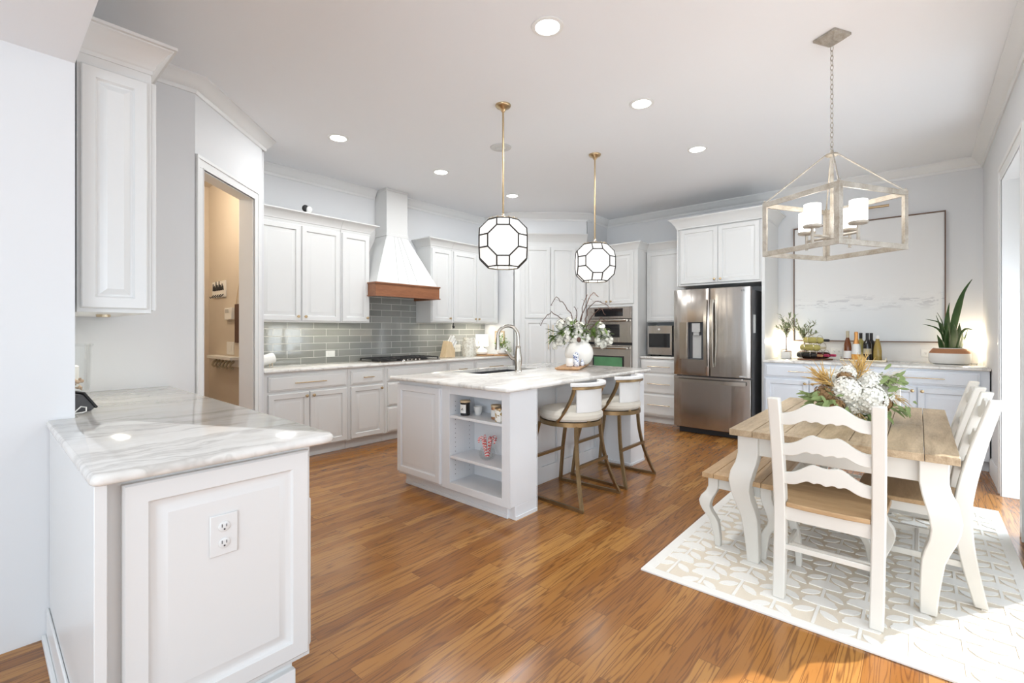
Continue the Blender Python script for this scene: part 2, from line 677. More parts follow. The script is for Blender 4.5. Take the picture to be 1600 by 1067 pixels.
def sweep(prof, path, side=1, closed=False):
    """sweep (out, z) profile along a 2-D path with mitres; out goes to the left (side=1) or right (-1)"""
    mb = MB()
    P = [Vector(p) for p in path]
    m = len(P)
    ls = []
    for i in range(m):
        d0 = (P[i] - P[i - 1]).normalized() if i > 0 else None
        d1 = (P[i + 1] - P[i]).normalized() if i < m - 1 else None
        n0 = Vector((-d0.y, d0.x)) * side if d0 else None
        n1 = Vector((-d1.y, d1.x)) * side if d1 else None
        if n0 is None:
            n = n1
        elif n1 is None:
            n = n0
        else:
            n = (n0 + n1) / (1 + n0.dot(n1))
        ls.append([(P[i].x + n.x * o, P[i].y + n.y * o, z) for o, z in prof])
    mb.loops(ls)
    return mb


rtv = Vector((.6572, -.7537, 0))
fwv = Vector((.7537, .6572, 0))


def sp(u, v_, dpt=0):
    """point in the spray: u sideways, v up, dpt away"""
    return rtv * u + Vector((0, 0, v_)) + fwv * dpt


CEIL = 3.12
CROWN = [(0, CEIL), (.092, CEIL), (.092, CEIL - .012), (.080, CEIL - .022), (.066, CEIL - .034), (.048, CEIL - .060), (.030, CEIL - .080), (.018, CEIL - .086), (.018, CEIL - .096), (.010, CEIL - .112), (0, CEIL - .112)]


def cornice(z, h=.12, out=.085):
    return [(-.01, z), (.004, z), (.006, z + .14 * h), (.014, z + .2 * h), (.018, z + .35 * h), (.30 * out + .01, z + .5 * h), (.62 * out, z + .74 * h), (.84 * out, z + .84 * h), (.86 * out, z + .88 * h), (out, z + .9 * h), (out, z + h), (-.01, z + h)]


# ------------------------------------------------------------------ room shell
YA, XC, YS = 5.345, 6.88, -.50
struct('floor', MB().box(-3.2, 7.0, -3.3, 6.1, -.05, 0), 'oak_floor')
struct('ceiling', MB().box(1.12, 7.0, -.7, 6.1, CEIL, CEIL + .05).box(-3.2, 1.12, -3.3, 6.1, CEIL, CEIL + .05), 'ceiling_paint')
struct('wall_north', MB().box(1.79, 5.7, YA, YA + .1, 0, CEIL), 'wall_paint')
struct('wall_east', MB().box(XC, XC + .1, -.7, 4.6, 0, CEIL), 'wall_paint')
sw = MB()
sw.box(5.32, XC, YS - .2, YS, 0, CEIL)
sw.box(4.36, 5.32, YS - .2, YS, 2.52, CEIL)
sw.box(3.79, 4.36, YS - .2, YS, 0, CEIL)
sw.box(1.2, 3.79, YS - .2, YS, 2.45, CEIL)
sw.box(1.0, 1.2, YS - .2, YS, 0, CEIL)
struct('wall_south', sw, 'wall_paint')
bw = MB()
bw.box(1.0, 1.12, -3.2, YS - .2, 0, CEIL)
bw.box(-3.2, 1.0, -3.3, -3.2, 0, .45).box(-3.2, 1.0, -3.3, -3.2, 2.75, CEIL)
bw.box(.75, 1.0, -3.3, -3.2, .45, 2.75).box(-3.2, -2.75, -3.3, -3.2, .45, 2.75)
bw.box(-1.06, -.94, -3.3, -3.2, .45, 2.75)
struct('unseen_sun_block', MB().box(5.335, 5.42, -.92, -.7, 0, 2.7).box(4.30, 4.345, -.92, -.7, 0, 2.7).box(4.30, 5.42, -.92, -.7, 2.6, 2.7), 'wall_paint')  # unseen boxes added to keep the sun out of the doorway
struct('wall_back', bw, 'wall_paint')
ww = MB()
ww.box(-3.3, -3.2, -3.3, 2.9, 0, .45).box(-3.3, -3.2, -3.3, 2.9, 2.75, CEIL)
ww.box(-3.3, -3.2, -3.3, -2.2, .45, 2.75).box(-3.3, -3.2, 2.55, 2.9, .45, 2.75).box(-3.3, -3.2, .1, .25, .45, 2.75)
struct('wall_west', ww, 'wall_paint')
struct('wall_stub', MB().box(-3.2, .285, 2.80, 2.88, 0, 2.485), 'wall_paint')
struct('wall_header', MB().box(-3.2, .285, 1.25, 2.80, 2.485, CEIL).box(-3.2, .285, 2.80, 2.88, 2.485, CEIL), 'ceiling_paint')
struct('wall_recess', MB().box(.185, .285, 2.88, 3.918, 0, CEIL), 'wall_paint')
struct('wall_corner', MB().box(.185, 1.03, 3.918, 4.0, 0, CEIL), 'wall_paint')
dw = MB()
dw.box(0.03, .113, 0, .12, 0, CEIL)
dw.box(.892, 1.06, 0, .12, 0, CEIL)
dw.box(.113, .892, 0, .12, 2.495, CEIL)
struct('wall_diagonal', dw, 'wall_paint', loc=(1.01, 3.898, 0), rotz=R(45))
struct('wall_hall', MB().box(1.70, 1.79, 4.72, 6.0, 0, CEIL).box(.1, 1.70, 5.95, 6.05, 0, CEIL).box(.1, .2, 4.0, 5.95, 0, CEIL), ['hall_paint'])
struct('wall_north_end', MB().box(1.772, 1.797, 4.70, YA, 0, CEIL), 'wall_paint')
struct('ceiling_hall', MB().prism([(.2, 4.0), (.95, 4.0), (1.70, 4.75), (1.70, 5.95), (.2, 5.95)], 2.9, 2.95), 'hall_paint')
# the pantry corner
LP, RP = (5.45, 4.705), (6.25, 3.905)
struct('wall_pantry_west', MB().prism([(5.45, 4.72), (5.70, 4.97), (5.70, YA), (5.45, YA)], 0, CEIL), 'wall_paint')
struct('wall_pantry_south', MB().prism([(6.265, 3.905), (XC, 3.905), (XC, 4.6), (6.52, 4.16)], 0, CEIL), 'wall_paint')
struct('wall_bulkhead', MB().prism([LP, RP, (6.50, 4.155), (5.70, 4.955)], 2.80, CEIL), 'wall_paint')
struct('trim_1', sweep(CROWN, [(1.0, YS), (XC, YS), (XC, RP[1]), RP, LP, (5.45, YA), (3.75, YA)], 1), 'trim_white')
struct('trim_2', sweep(CROWN, [(3.40, YA), (1.797, YA), (1.797, 4.685), (1.03, 3.918), (.285, 3.918), (.285, 2.88)], 1), 'trim_white')
BASE = [(0, 0), (.016, 0), (.016, .11), (.010, .13), (.006, .14), (0, .14)]
struct('baseboard_south', sweep(BASE, [(5.45, YS), (6.1, YS)], 1), 'trim_white')
# doorway casings


def casing(x0, x1, ztop, y=0, wd=.085, t=.022):
    mb = MB()
    for k, (a, b, th) in enumerate(((0, wd, t * .65), (wd * .72, wd, t), (0, wd * .12, t * .8))):
        mb.box(x0 - b, x0 - a, y - th, y, 0, ztop + a)
        mb.box(x1 + a, x1 + b, y - th, y, 0, ztop + a)
        mb.box(x0 - b, x1 + b, y - th, y, ztop + a, ztop + b)
    return mb


struct('door_1', casing(.113, .892, 2.495, 0).box(.105, .118, -.002, .122, 0, 2.495).box(.887, .90, -.002, .122, 0, 2.495).box(.113, .892, -.002, .122, 2.487, 2.497), 'trim_white', loc=(1.01, 3.898, 0), rotz=R(45), bevel=.002)
dd = casing(-5.32, -4.36, 2.50, 0, .11).box(-5.335, -5.312, -.01, .22, 0, 2.5).box(-4.365, -4.345, -.01, .22, 0, 2.5).box(-5.33, -4.35, -.01, .22, 2.49, 2.505)
dd.box(-5.42, -4.30, .42, .44, 0, 2.7)  # unseen slab added behind the opening to block the sun
struct('door_2', dd, 'trim_white', loc=(0, YS, 0), rotz=pi, bevel=.002)
wn = MB()
for xa in (1.2, 3.73):
    wn.box(xa, xa + .06, YS - .14, YS - .08, .0, 2.45)
wn.box(1.2, 3.79, YS - .14, YS - .08, 0, .05).box(1.2, 3.79, YS - .14, YS - .08, 2.37, 2.45)
struct('window_1', wn, 'trim_white')
# tiled splashback
struct('wall_splashback', MB().box(1.80, 5.445, YA - .008, YA, .925, 1.42).box(3.12, 4.07, YA - .008, YA, 1.42, 1.9), 'grey_tile')

# ------------------------------------------------------------------ cabinets
FRM = [(0, 0), (0, .016), (.005, .021), (.050, .021), (.052, .015), (.057, .008), (.066, .008), (.094, .0195), (.096, .0195)]
FRMN = [(0, 0), (0, .016), (.005, .021), (.042, .021), (.044, .015), (.049, .008), (.056, .008), (.078, .0195), (.080, .0195)]
DRW = [(0, 0), (0, .012), (.004, .015), (.012, .016), (.018, .020), (.020, .020)]
FLAT = [(0, 0), (0, .017), (.003, .020)]


def knob(parent, x, z, y=-.020, m='brass'):
    M = Matrix.Rotation(R(90), 4, 'X')
    return MB().lathe([(.009, 0), (.009, .003), (.005, .006), (.005, .014), (.013, .019), (.016, .024), (.013, .030), (.004, .033)], 14, (x, y, z), M).build('knob', m, parent)


def pull(parent, x0, x1, z, y=-.020, m='brass', r=.005):
    mb = MB()
    mb.cyl((x0, y - .030, z), (x1, y - .030, z), r)
    e = min(.03, (x1 - x0) * .12)
    for x in (x0 + e, x1 - e):
        mb.cyl((x, y, z), (x, y - .030, z), r * .9)
    return mb.build('pull_handle', m, parent)


def door(parent, x, z, wd, ht, kn=None, m='cabinet_white', kz=None, ln=False, name='door'):
    o = MB().panel(x, z, wd, ht, FRMN if wd < .34 else FRM).build(name, m, parent, ang=25)
    if kn:
        kx = x + (.032 if kn == 'l' else wd - .032)
        knob(o, kx, kz if kz else z + .035)
    return o


def drawer(parent, x, z, wd, ht, pl=0., m='cabinet_white', off=0., mm='brass'):
    o = MB().panel(x, z, wd, ht, DRW if ht < .2 else FRM if ht > .3 else DRW).build('drawer', m, parent, ang=25)
    if pl:
        c = x + wd / 2 + off
        pull(o, c - pl / 2, c + pl / 2, z + ht / 2, m=mm)
    return o


def basecab(label, loc, rotz, wd, dp, h=.895, m='cabinet_white', group=None, toe=.10, name='base_cabinet', cat='cabinet'):
    t = thing(name, label, cat, loc, rotz, group)
    mb = MB().box(0.001, wd - .001, 0, dp, toe, h).box(0.001, wd - .001, .06, dp, 0, toe)
    mb.build('body', m, t, bevel=.0015)
    return t


def uppercab(label, loc, rotz, wd, dp, h, m='cabinet_white', group=None, name='wall_cabinet'):
    t = thing(name, label, 'cabinet', loc, rotz, group)
    MB().box(.001, wd - .001, 0, dp, 0, h).build('body', m, t, bevel=.0015)
    return t


# --- range wall, base run
G = 'base cabinets under the range wall'
YF = 4.735
t = basecab('white base cabinet with one wide drawer over two doors, next to the doorway', (1.80, YF, 0), 0, .885, .605, group=G)
drawer(t, .045, .71, .815, .15, .33)
door(t, .045, .115, .40, .57, 'r', kz=.645)
door(t, .455, .115, .405, .57, 'l', kz=.645)
t = basecab('narrow white base cabinet with a small drawer over a single door', (2.685, YF, 0), 0, .47, .605, group=G)
drawer(t, .03, .71, .41, .15, .13)
door(t, .03, .115, .41, .57, 'r', kz=.645)
t = basecab('white base cabinet under the gas cooktop, stacked drawers below a plain panel', (3.155, YF, 0), 0, .965, .605, group=G)
MB().panel(.03, .71, .905, .15, DRW).build('false_front', 'cabinet_white', t, ang=25)
drawer(t, .03, .42, .905, .27)
drawer(t, .03, .115, .905, .29)
t = basecab('white base cabinet right of the cooktop, short brass pull on its drawer', (4.12, YF, 0), 0, .50, .605, group=G)
drawer(t, .03, .71, .44, .15, .15)
door(t, .03, .115, .44, .57, 'r', kz=.645)
t = basecab('white base cabinet at the far end of the range wall beside the tall pantry', (4.62, YF, 0), 0, .825, .605, group=G)
drawer(t, .03, .71, .765, .15, .30)
door(t, .03, .115, .375, .57, 'r', kz=.645)
door(t, .415, .115, .375, .57, 'l', kz=.645)


def slab(name, pts, z0, z1, label, rad=.012, corner=None, hole=None):
    """stone slab with eased edges; outline counter-clockwise"""
    P = [Vector(p) for p in pts]
    n = len(P)
    out = []
    for i in range(n):
        r = (corner or {}).get(i, 0)
        a, b, c = P[i - 1], P[i], P[(i + 1) % n]
        if not r:
            out.append(b)
            continue
        d0, d1 = (a - b).normalized(), (c - b).normalized()
        p0, p1 = b + d0 * r, b + d1 * r
        for k in range(6):
            t_ = k / 5
            out.append((1 - t_) ** 2 * p0 + 2 * t_ * (1 - t_) * b + t_ ** 2 * p1)

    def inset(d):
        q = []
        m_ = len(out)
        for i in range(m_):
            a, b, c = out[i - 1], out[i], out[(i + 1) % m_]
            d0, d1 = (b - a).normalized(), (c - b).normalized()
            n0, n1 = Vector((-d0.y, d0.x)), Vector((-d1.y, d1.x))
            q.append(b + (n0 + n1) / (1 + n0.dot(n1)) * d)
        return q
    ls = []
    h = z1 - z0
    for ins, f in ((.008, 0), (.002, .12), (0, .3), (0, .62), (.003, .84), (.010, 1.0)):
        ls.append([(p.x, p.y, z0 + h * f) for p in inset(ins)])
    o = MB().loops(ls).build(name, 'marble', ang=40)
    if hole:
        boolcut(o, *hole)
        o.data.polygons.foreach_set('use_smooth', [True] * len(o.data.polygons))
        o.data.set_sharp_from_angle(angle=R(40))
    tag(o, label, 'countertop')
    return o


slab('countertop', [(1.80, 4.70), (5.443, 4.70), (5.443, YA - .009), (1.80, YA - .009)], .896, .926, 'long white marble countertop along the range wall under the grey tiles')

# --- range wall, upper cabinets
G = 'upper cabinets on the range wall'
YU = 5.015
t = uppercab('white two-door wall cabinet nearest the hall doorway, camera on top', (1.80, YU, 1.40), 0, .95, .325, 1.07, group=G)
door(t, .05, .015, .435, 1.02, 'r', kz=.06)
door(t, .50, .015, .435, 1.02, 'l', kz=.06)
MB2 = sweep(cornice(1.055, .12), [(0, 0), (.95, 0)], -1)
MB2.build('cornice', 'cabinet_white', t)
t = uppercab('narrow white single-door wall cabinet just left of the range hood', (2.752, YU, 1.40), 0, .375, .325, 1.07, group=G)
door(t, .015, .015, .345, 1.02, 'r', kz=.06)
sweep(cornice(1.055, .12), [(0, 0), (.375, 0), (.375, .32)], -1).build('cornice', 'cabinet_white', t)
t = uppercab('narrow white single-door wall cabinet just right of the range hood', (4.066, YU, 1.42), 0, .375, .325, 1.05, group=G)
door(t, .015, .015, .345, 1.0, 'r', kz=.06)
sweep(cornice(1.03, .12), [(0, .32), (0, 0), (.375, 0)], -1).build('cornice', 'cabinet_white', t)
t = uppercab('white two-door wall cabinet in the corner beside the pantry, above the plant', (4.443, YU, 1.42), 0, .97, .325, 1.05, group=G)
door(t, .03, .015, .45, 1.0, 'r', kz=.06)
door(t, .49, .015, .45, 1.0, 'l', kz=.06)
sweep(cornice(1.03, .12), [(0, 0), (.97, 0)], -1).build('cornice', 'cabinet_white', t)

# --- range hood
t = thing('range_hood', 'white tapered range hood with a brown wood band above the cooktop', 'range hood', (3.575, YA, 1.72))
hb = MB()
hb.box(-.32, .32, -.015, 0, .1, .9)
b0, b1 = (-.465, .465, -.505, .165), (-.155, .155, -.255, .805)
P0 = [(b0[0], b0[2], b0[3]), (b0[1], b0[2], b0[3]), (b0[1], 0, b0[3]), (b0[0], 0, b0[3])]
P1 = [(b1[0], b1[2], b1[3]), (b1[1], b1[2], b1[3]), (b1[1], 0, b1[3]), (b1[0], 0, b1[3])]
hb.loops([P0, P1])
hb.build('tapered_body', 'cabinet_white', t)
bd = MB()
cuts = [-1, -.34, 0.0, .30, 1]
for a, b in zip(cuts, cuts[1:]):
    g = .012
    lo = [(.463 * a + g * .5, -.513, .165), (.463 * b - g * .5, -.513, .165), (.463 * b - g * .5, -.50, .165), (.463 * a + g * .5, -.50, .165)]
    hi = [(.153 * a + g * .3, -.263, .800), (.153 * b - g * .3, -.263, .800), (.153 * b - g * .3, -.25, .800), (.153 * a + g * .3, -.25, .800)]
    bd.loops([lo, hi])
bd.build('front_boards', 'cabinet_white', t)
MB().box(-.16, .16, -.26, 0, .80, CEIL - 1.72).box(-.168, .168, -.268, 0, .795, .835).box(-.168, .168, -.268, 0, CEIL - 1.72 - .03, CEIL - 1.72).build('chimney', 'cabinet_white', t, bevel=.002)
bn = MB()
bn.box(-.485, .485, -.52, -.49, 0.012, .155).box(-.485, -.455, -.49, 0, .012, .155).box(.455, .485, -.49, 0, .012, .155)
bn.box(-.495, .495, -.532, -.49, .150, .168).box(-.495, -.455, -.49, 0, .150, .168).box(.455, .495, -.49, 0, .150, .168)
bn.box(-.495, .495, -.532, -.49, 0, .014).box(-.495, -.455, -.49, 0, 0, .014).box(.455, .495, -.49, 0, 0, .014)
bn.build('wood_band', 'hood_wood', t, bevel=.002)
MB().box(-.45, .45, -.485, -.01, .03, .06).build('steel_insert', 'stainless', t)

# --- pantry on the diagonal
s2 = sqrt(.5)
t = thing('pantry_cabinet', 'tall white two-door pantry set across the corner behind the vase', 'cabinet', (LP[0], LP[1], 0), R(-45))
PW = (Vector(RP) - Vector(LP)).length
MB().box(0.002, PW - .002, 0, .34, .10, 2.795).box(.002, PW - .002, .03, .34, 0, .10).build('body', 'cabinet_white', t, bevel=.002)
for k in range(2):
    x = .165 + k * .40
    u = door(t, x, 1.50, .39, 1.10, None, name='upper_door')
    l = door(t, x, .12, .39, 1.355, None, name='lower_door')
    l2 = MB().cyl((x + (.36 if k == 0 else .03), -.05, 1.02), (x + (.36 if k == 0 else .03), -.05, 1.40), .006)
    for z in (1.05, 1.37):
        l2.cyl((x + (.36 if k == 0 else .03), -.02, z), (x + (.36 if k == 0 else .03), -.05, z), .005)
    l2.build('pull_handle', 'pale_brass', l)
sweep(cornice(2.66, .14, .085), [(0, 0), (PW, 0)], -1).build('cornice', 'cabinet_white', t)
for x in (.02, PW - .10):
    MB().panel(x, .12, .08, 2.48, [(0, 0), (0, .010), (.003, .012)]).build('stile', 'cabinet_white', t)

# --- oven tower (faces -X): local x runs towards -Y
RC = R(-90)
t = thing('oven_cabinet', 'tall white cabinet housing the double wall oven beside the pantry', 'cabinet', (6.22, 3.885, 0), RC)
ob = MB()
OW = .85
ob.box(.001, .03, 0, .655, .1, 2.48).box(OW - .085, OW, 0, .655, .1, 2.48).box(.03, OW - .085, 0, .655, 1.66, 2.48).box(.03, OW - .085, 0, .655, .1, .40).box(.03, OW - .085, .60, .655, .4, 1.66).box(.001, OW - .001, .06, .655, 0, .1)
ob.build('body', 'cabinet_white', t, bevel=.002)
door(t, .01, 1.70, .385, .76, 'r', kz=1.74)
door(t, .405, 1.70, .385, .76, 'l', kz=1.74)
sweep(cornice(2.46, .115, .08), [(0, 0), (OW, 0), (OW, .30)], -1).build('cornice', 'cabinet_white', t)
drawer(t, .03, .13, OW - .12, .25, .3)
ov = thing('wall_oven', 'stainless double wall oven with black control panel and window painted with a green reflection', 'oven', (6.215, 3.852, 0), RC)
W = .73
MB().box(.004, W - .004, .012, .58, .404, 1.655).build('body', 'dark_grey', ov)
ou = MB().box(0, W, -.03, .011, 1.485, 1.655).build('control_panel', 'stainless', ov, bevel=.003)
MB().box(.13, .60, -.036, -.030, 1.52, 1.635).build('display', 'black_glass', ou)
du = MB().box(0, W, -.035, .011, 1.135, 1.478).build('upper_door', 'stainless', ov, bevel=.003)
MB().box(.22, .55, -.040, -.035, 1.21, 1.40).build('window_glass', 'black_glass', du)
hd = MB().cyl((.04, -.085, 1.458), (W - .04, -.085, 1.458), .018).box(.05, .08, -.085, -.03, 1.448, 1.468).box(W - .08, W - .05, -.085, -.03, 1.448, 1.468)
hd.build('handle', 'nickel', du)
dl = MB().box(0, W, -.035, .011, .42, 1.095).build('lower_door', 'stainless', ov, bevel=.003)
MB().box(.10, .62, -.040, -.035, .68, .935).build('window_frame', 'black_glass', dl)
MB().box(.125, .595, -.043, -.040, .70, .915).build('window_glass', 'green_reflection', dl)
MB().cyl((.04, -.085, 1.055), (W - .04, -.085, 1.055), .018).box(.05, .08, -.085, -.03, 1.045, 1.065).box(W - .08, W - .05, -.085, -.03, 1.045, 1.065).build('handle', 'nickel', dl)
MB().box(0, W, -.012, .011, 1.098, 1.130).build('gap_strip', 'ink', ov)  # black strip in the gap between the two oven doors

# --- microwave bay
t = thing('drawer_cabinet', 'white three-drawer base cabinet with brass pulls left of the fridge', 'cabinet', (6.30, 3.03, 0), RC)
MB().box(.001, .575, 0, .57, .10, .91).box(.001, .575, .06, .57, 0, .10).build('body', 'cabinet_white', t, bevel=.002)
drawer(t, .01, .715, .555, .175, .33, mm='pale_brass')
drawer(t, .01, .425, .555, .27, .33, mm='pale_brass')
drawer(t, .01, .12, .555, .29, .33, mm='pale_brass')
slab('countertop', [(6.27, 2.457), (XC - .003, 2.457), (XC - .003, 3.032), (6.27, 3.032)], .911, .941, 'short marble countertop holding the microwave between oven and fridge')
t = uppercab('white single-door wall cabinet above the microwave', (6.50, 3.03, 1.43), RC, .575, .375, 1.05)
door(t, .01, .015, .555, 1.0, None)
sweep(cornice(1.03, .115, .08), [(0, 0), (.575, 0)], -1).build('cornice', 'cabinet_white', t)
t = thing('microwave', 'stainless microwave in the niche between oven and fridge', 'microwave', (6.42, 2.985, .942), RC)
MB().box(0, .50, .02, .40, 0.012, .44).build('body', 'dark_grey', t, bevel=.004)
d = MB().box(0.003, .37, -.005, .019, .02, .437).build('door', 'stainless', t, bevel=.003)
MB().box(.03, .34, -.009, -.005, .125, .325).build('window_glass', 'black_glass', d)
MB().lathe([(.016, 0), (.016, .004)], 16, (.18, -.005, .385), Matrix.Rotation(R(90), 4, 'X')).build('badge', 'white_plastic', d)
MB().box(.38, .497, -.005, .019, .02, .437).build('control_panel', 'black_glass', t)
fe = MB()
for x in (.04, .46):
    for y in (.05, .36):
        fe.cyl((x, y, 0), (x, y, .013), .012)
fe.build('foot', 'ink', t)

# --- refrigerator
t = thing('refrigerator', 'stainless french-door fridge with ice dispenser in the left door', 'refrigerator', (5.93, 2.405, 0), RC)
FW = .92
MB().box(.01, FW - .01, .105, .88, .05, 1.80).box(.03, FW - .03, .14, .86, .0, .05).build('body', 'side_grey', t, bevel=.004)
MB().box(.05, FW - .05, .10, .14, .005, .075).build('kick_grille', 'ink', t)
# left door with a recess for the dispenser


def curved(mb, x0, x1, z0, z1, bow=.018, n=8):
    """door slab with a gently bowed front"""
    ls = []
    for k in range(n + 1):
        x = x0 + (x1 - x0) * k / n
        q = (2 * x / FW - 1)
        y = bow * q * q
        e = .008 if k in (0, n) else 0
        ls.append([(x, y + e, z0), (x, .098, z0), (x, .098, z1), (x, y + e, z1)])
    mb.loops(ls)
    return mb


hz0, hz1 = .955, 1.43
ld = curved(MB(), .003, .455, .745, 1.83)
ldo = ld.build('left_door', 'stainless', t, bevel=.004)
boolcut(ldo, .19, .385, -.1, .07, .945, 1.415)
ldo.data.polygons.foreach_set('use_smooth', [True] * len(ldo.data.polygons))
ldo.data.set_sharp_from_angle(angle=R(30))
ds = MB().box(.19, .385, .060, .069, .945, 1.415).box(.19, .198, .012, .06, .945, 1.415).box(.377, .385, .012, .06, .945, 1.415).box(.198, .377, .012, .06, .945, .955)
dso = ds.build('dispenser_recess', 'dark_grey', ldo)
MB().box(.24, .34, .012, .058, 1.29, 1.40).box(.255, .325, .02, .058, 1.25, 1.29).build('dispenser_spout', 'light_grey', ldo)
MB().box(.24, .345, .045, .058, .96, 1.25).build('dispenser_paddle', 'light_grey', ldo)
MB().box(.085, .18, -.001, .012, .945, 1.415).build('control_panel', 'nickel', ldo, bevel=.002)
rd = curved(MB(), .463, FW - .003, .745, 1.83)
rdo = rd.build('right_door', 'stainless', t, bevel=.004)
for px, par in ((.425, ldo), (.495, rdo)):
    h = MB()
    ls = []
    for k in range(13):
        z = .86 + .83 * k / 12
        bow = -.028 - .035 * sin(pi * k / 12)
        ls.append([(px - .017, bow - .010, z), (px + .017, bow - .010, z), (px + .017, bow + .010, z), (px - .017, bow + .010, z)])
    h.loops(ls)
    h.box(px - .012, px + .012, -.03, .006, .865, .90).box(px - .012, px + .012, -.03, .006, 1.65, 1.685)
    h.build('handle', 'nickel', par, ang=50)
fz = curved(MB(), .003, FW - .003, .085, .730)
fzo = fz.build('freezer_drawer', 'stainless', t, bevel=.004)
h = MB()
ls = []
for k in range(13):
    x = .04 + (FW - .08) * k / 12
    bow = -.02 - .035 * sin(pi * k / 12)
    ls.append([(x, bow - .022, .655), (x, bow - .002, .655), (x, bow - .002, .70), (x, bow - .022, .70)])
h.loops(ls)
h.box(.05, .085, -.025, .02, .67, .695).box(FW - .085, FW - .05, -.025, .02, .67, .695)
h.build('handle', 'nickel', fzo, ang=50)
MB().box(.80, .885, .006, .016, .755, .772).build('badge', 'light_grey', rdo)
fc = bpy.data.curves.new('logo', 'FONT')
fc.body = 'LG'
fc.size = .032
fc.extrude = .001
fq = bpy.data.objects.new('logo_text', fc)
C.objects.link(fq)
bpy.context.view_layer.update()
fm_ = bpy.data.meshes.new_from_object(fq.evaluated_get(bpy.context.evaluated_depsgraph_get()))
bpy.data.objects.remove(fq)
fm_.materials.clear()
fm_.materials.append(MATS['dark_grey'])
fo = bpy.data.objects.new('logo', fm_)
C.objects.link(fo)
fo.parent = rdo
fo.location = (.82, .0065, 1.775)
fo.rotation_euler = (R(90), 0, R(3))
MB().box(FW - .011, FW - .004, .18, .26, 1.28, 1.50).build('vent_plate', 'white_plastic', t)

# fridge surround cabinet
t = thing('fridge_cabinet', 'white cabinet over the fridge with two doors and a tall side panel', 'cabinet', (6.20, 2.452, 0), RC)
MB().box(.02, 1.03, 0, .675, 1.90, 2.68).box(1.03, 1.065, -.02, .675, 0, 2.68).box(0, .02, -.02, .675, 1.90, 2.68).build('body', 'cabinet_white', t, bevel=.002)
door(t, .045, 1.925, .475, .715, 'r', kz=1.965)
door(t, .53, 1.925, .475, .715, 'l', kz=1.965)
sweep(cornice(2.655, .135, .09), [(0, .64), (0, -.02), (1.065, -.02), (1.065, .67)], -1).build('cornice', 'cabinet_white', t)

# --- buffet
G = 'blue-grey buffet units'
for k, (y0, lab) in enumerate(((1.385, 'blue-grey buffet cabinet beside the fridge, drawer over two doors'), (.475, 'blue-grey buffet cabinet in the corner by the right wall, drawer over two doors'))):
    wd = .91 if k == 0 else .965
    t = thing('buffet_cabinet', lab, 'cabinet', (6.11, y0, 0), RC, G)
    MB().box(.001, wd - .001, 0, .76, .10, .934).box(.001, wd - .001, .06, .76, 0, .1).build('body', 'buffet_blue', t, bevel=.002)
    drawer(t, .02, .775, .88, .14, .40, 'buffet_blue', mm='pale_brass')
    door(t, .02, .12, .435, .63, 'r', 'buffet_blue', kz=.715)
    door(t, .465, .12, .435, .63, 'l', 'buffet_blue', kz=.715)
slab('countertop', [(6.08, -.495), (XC - .003, -.495), (XC - .003, 1.383), (6.08, 1.383)], .935, .965, 'marble countertop on the buffet below the large abstract painting')

# --- peninsula on the left (faces +X)
t = thing('peninsula_cabinet', 'white peninsula cabinet with raised end panel in the left foreground', 'cabinet', (.235, 1.70, 0), 0)
pb = MB().box(.0, .575, 0, 1.09, .115, .894).box(0, .52, .02, 1.09, 0, .115).box(.055, .575, 1.09, 2.2, .115, .894).box(.055, .52, 1.09, 2.2, 0, .115)
pb.box(-.03, -.002, -.045, 1.095, 0, .894)
pb.build('body', 'cabinet_white', t, bevel=.002)
MB().panel(.033, .14, .53, .735, [(0, 0), (0, .018), (.006, .024), (.058, .024), (.064, .016), (.074, .012), (.084, .012), (.104, .021), (.106, .021)], 0).build('end_panel', 'cabinet_white', t, ang=25)
MB().box(-.040, -.031, -.053, 1.095, 0, .13).box(-.055, -.040, -.053, 1.095, 0, .022).box(-.040, -.002, -.053, -.046, 0, .12).build('baseboard', 'trim_white', t, bevel=.004)
MB().box(.01, .522, -.004, .02, 0, .09).box(.01, .53, -.010, .02, 0, .02).build('toe_board', 'trim_white', t, bevel=.002)
yy = .03
for k, dwd in enumerate((.44, .44, .44, .44)):
    pr = MB()
    M = Matrix.Translation((.575, yy, 0)) @ Matrix.Rotation(R(90), 4, 'Z')
    dr = MB().panel(0, .70, dwd, .165, DRW).build('drawer', 'cabinet_white', t, loc=(.575, yy, 0), rotz=R(90), ang=25)
    dr2 = MB().panel(0, .13, dwd, .55, FRM).build('door', 'cabinet_white', t, loc=(.575, yy, 0), rotz=R(90), ang=25)
    yy += .45
slab('countertop', [(.195, 1.635), (.885, 1.635), (.885, 3.915), (.288, 3.915), (.288, 2.797), (.195, 2.797)], .895, .927, 'veined marble countertop on the white peninsula in the left foreground', corner={0: .03, 1: .05})
# outlet on the end panel


def outlet(name, label, loc, rotz, wd=.075, ht=.12, horiz=False, style='duplex', m='white_plastic', z0=0):
    t = thing(name, label, 'switch' if style == 'switch' else 'outlet', loc, rotz)
    MB().box(-wd / 2, wd / 2, -.006, 0, -ht / 2, ht / 2).build('cover_plate', m, t, bevel=.003)
    if style == 'duplex':
        for s in (-1, 1):
            cx, cz = (s * wd * .2, 0) if horiz else (0, s * ht * .2)
            MB().lathe([(.0165, 0), (.0165, .003), (.015, .004)], 20, (cx, -.0055, cz), Matrix.Rotation(R(90), 4, 'X')).build('socket', m, t)
            sl = MB()
            sl.box(cx - .008, cx - .006, -.0105, -.009, cz - .001, cz + .009).box(cx + .005, cx + .007, -.0105, -.009, cz - .001, cz + .008)
            sl.cyl((cx, -.0105, cz - .008), (cx, -.009, cz - .008), .0028, n=8)
            sl.build('socket_slot', 'dark_grey', t)
    else:
        MB().box(-wd * .22, wd * .22, -.010, -.006, -ht * .27, ht * .27).build('switch_paddle', m, t, bevel=.002)
    return t


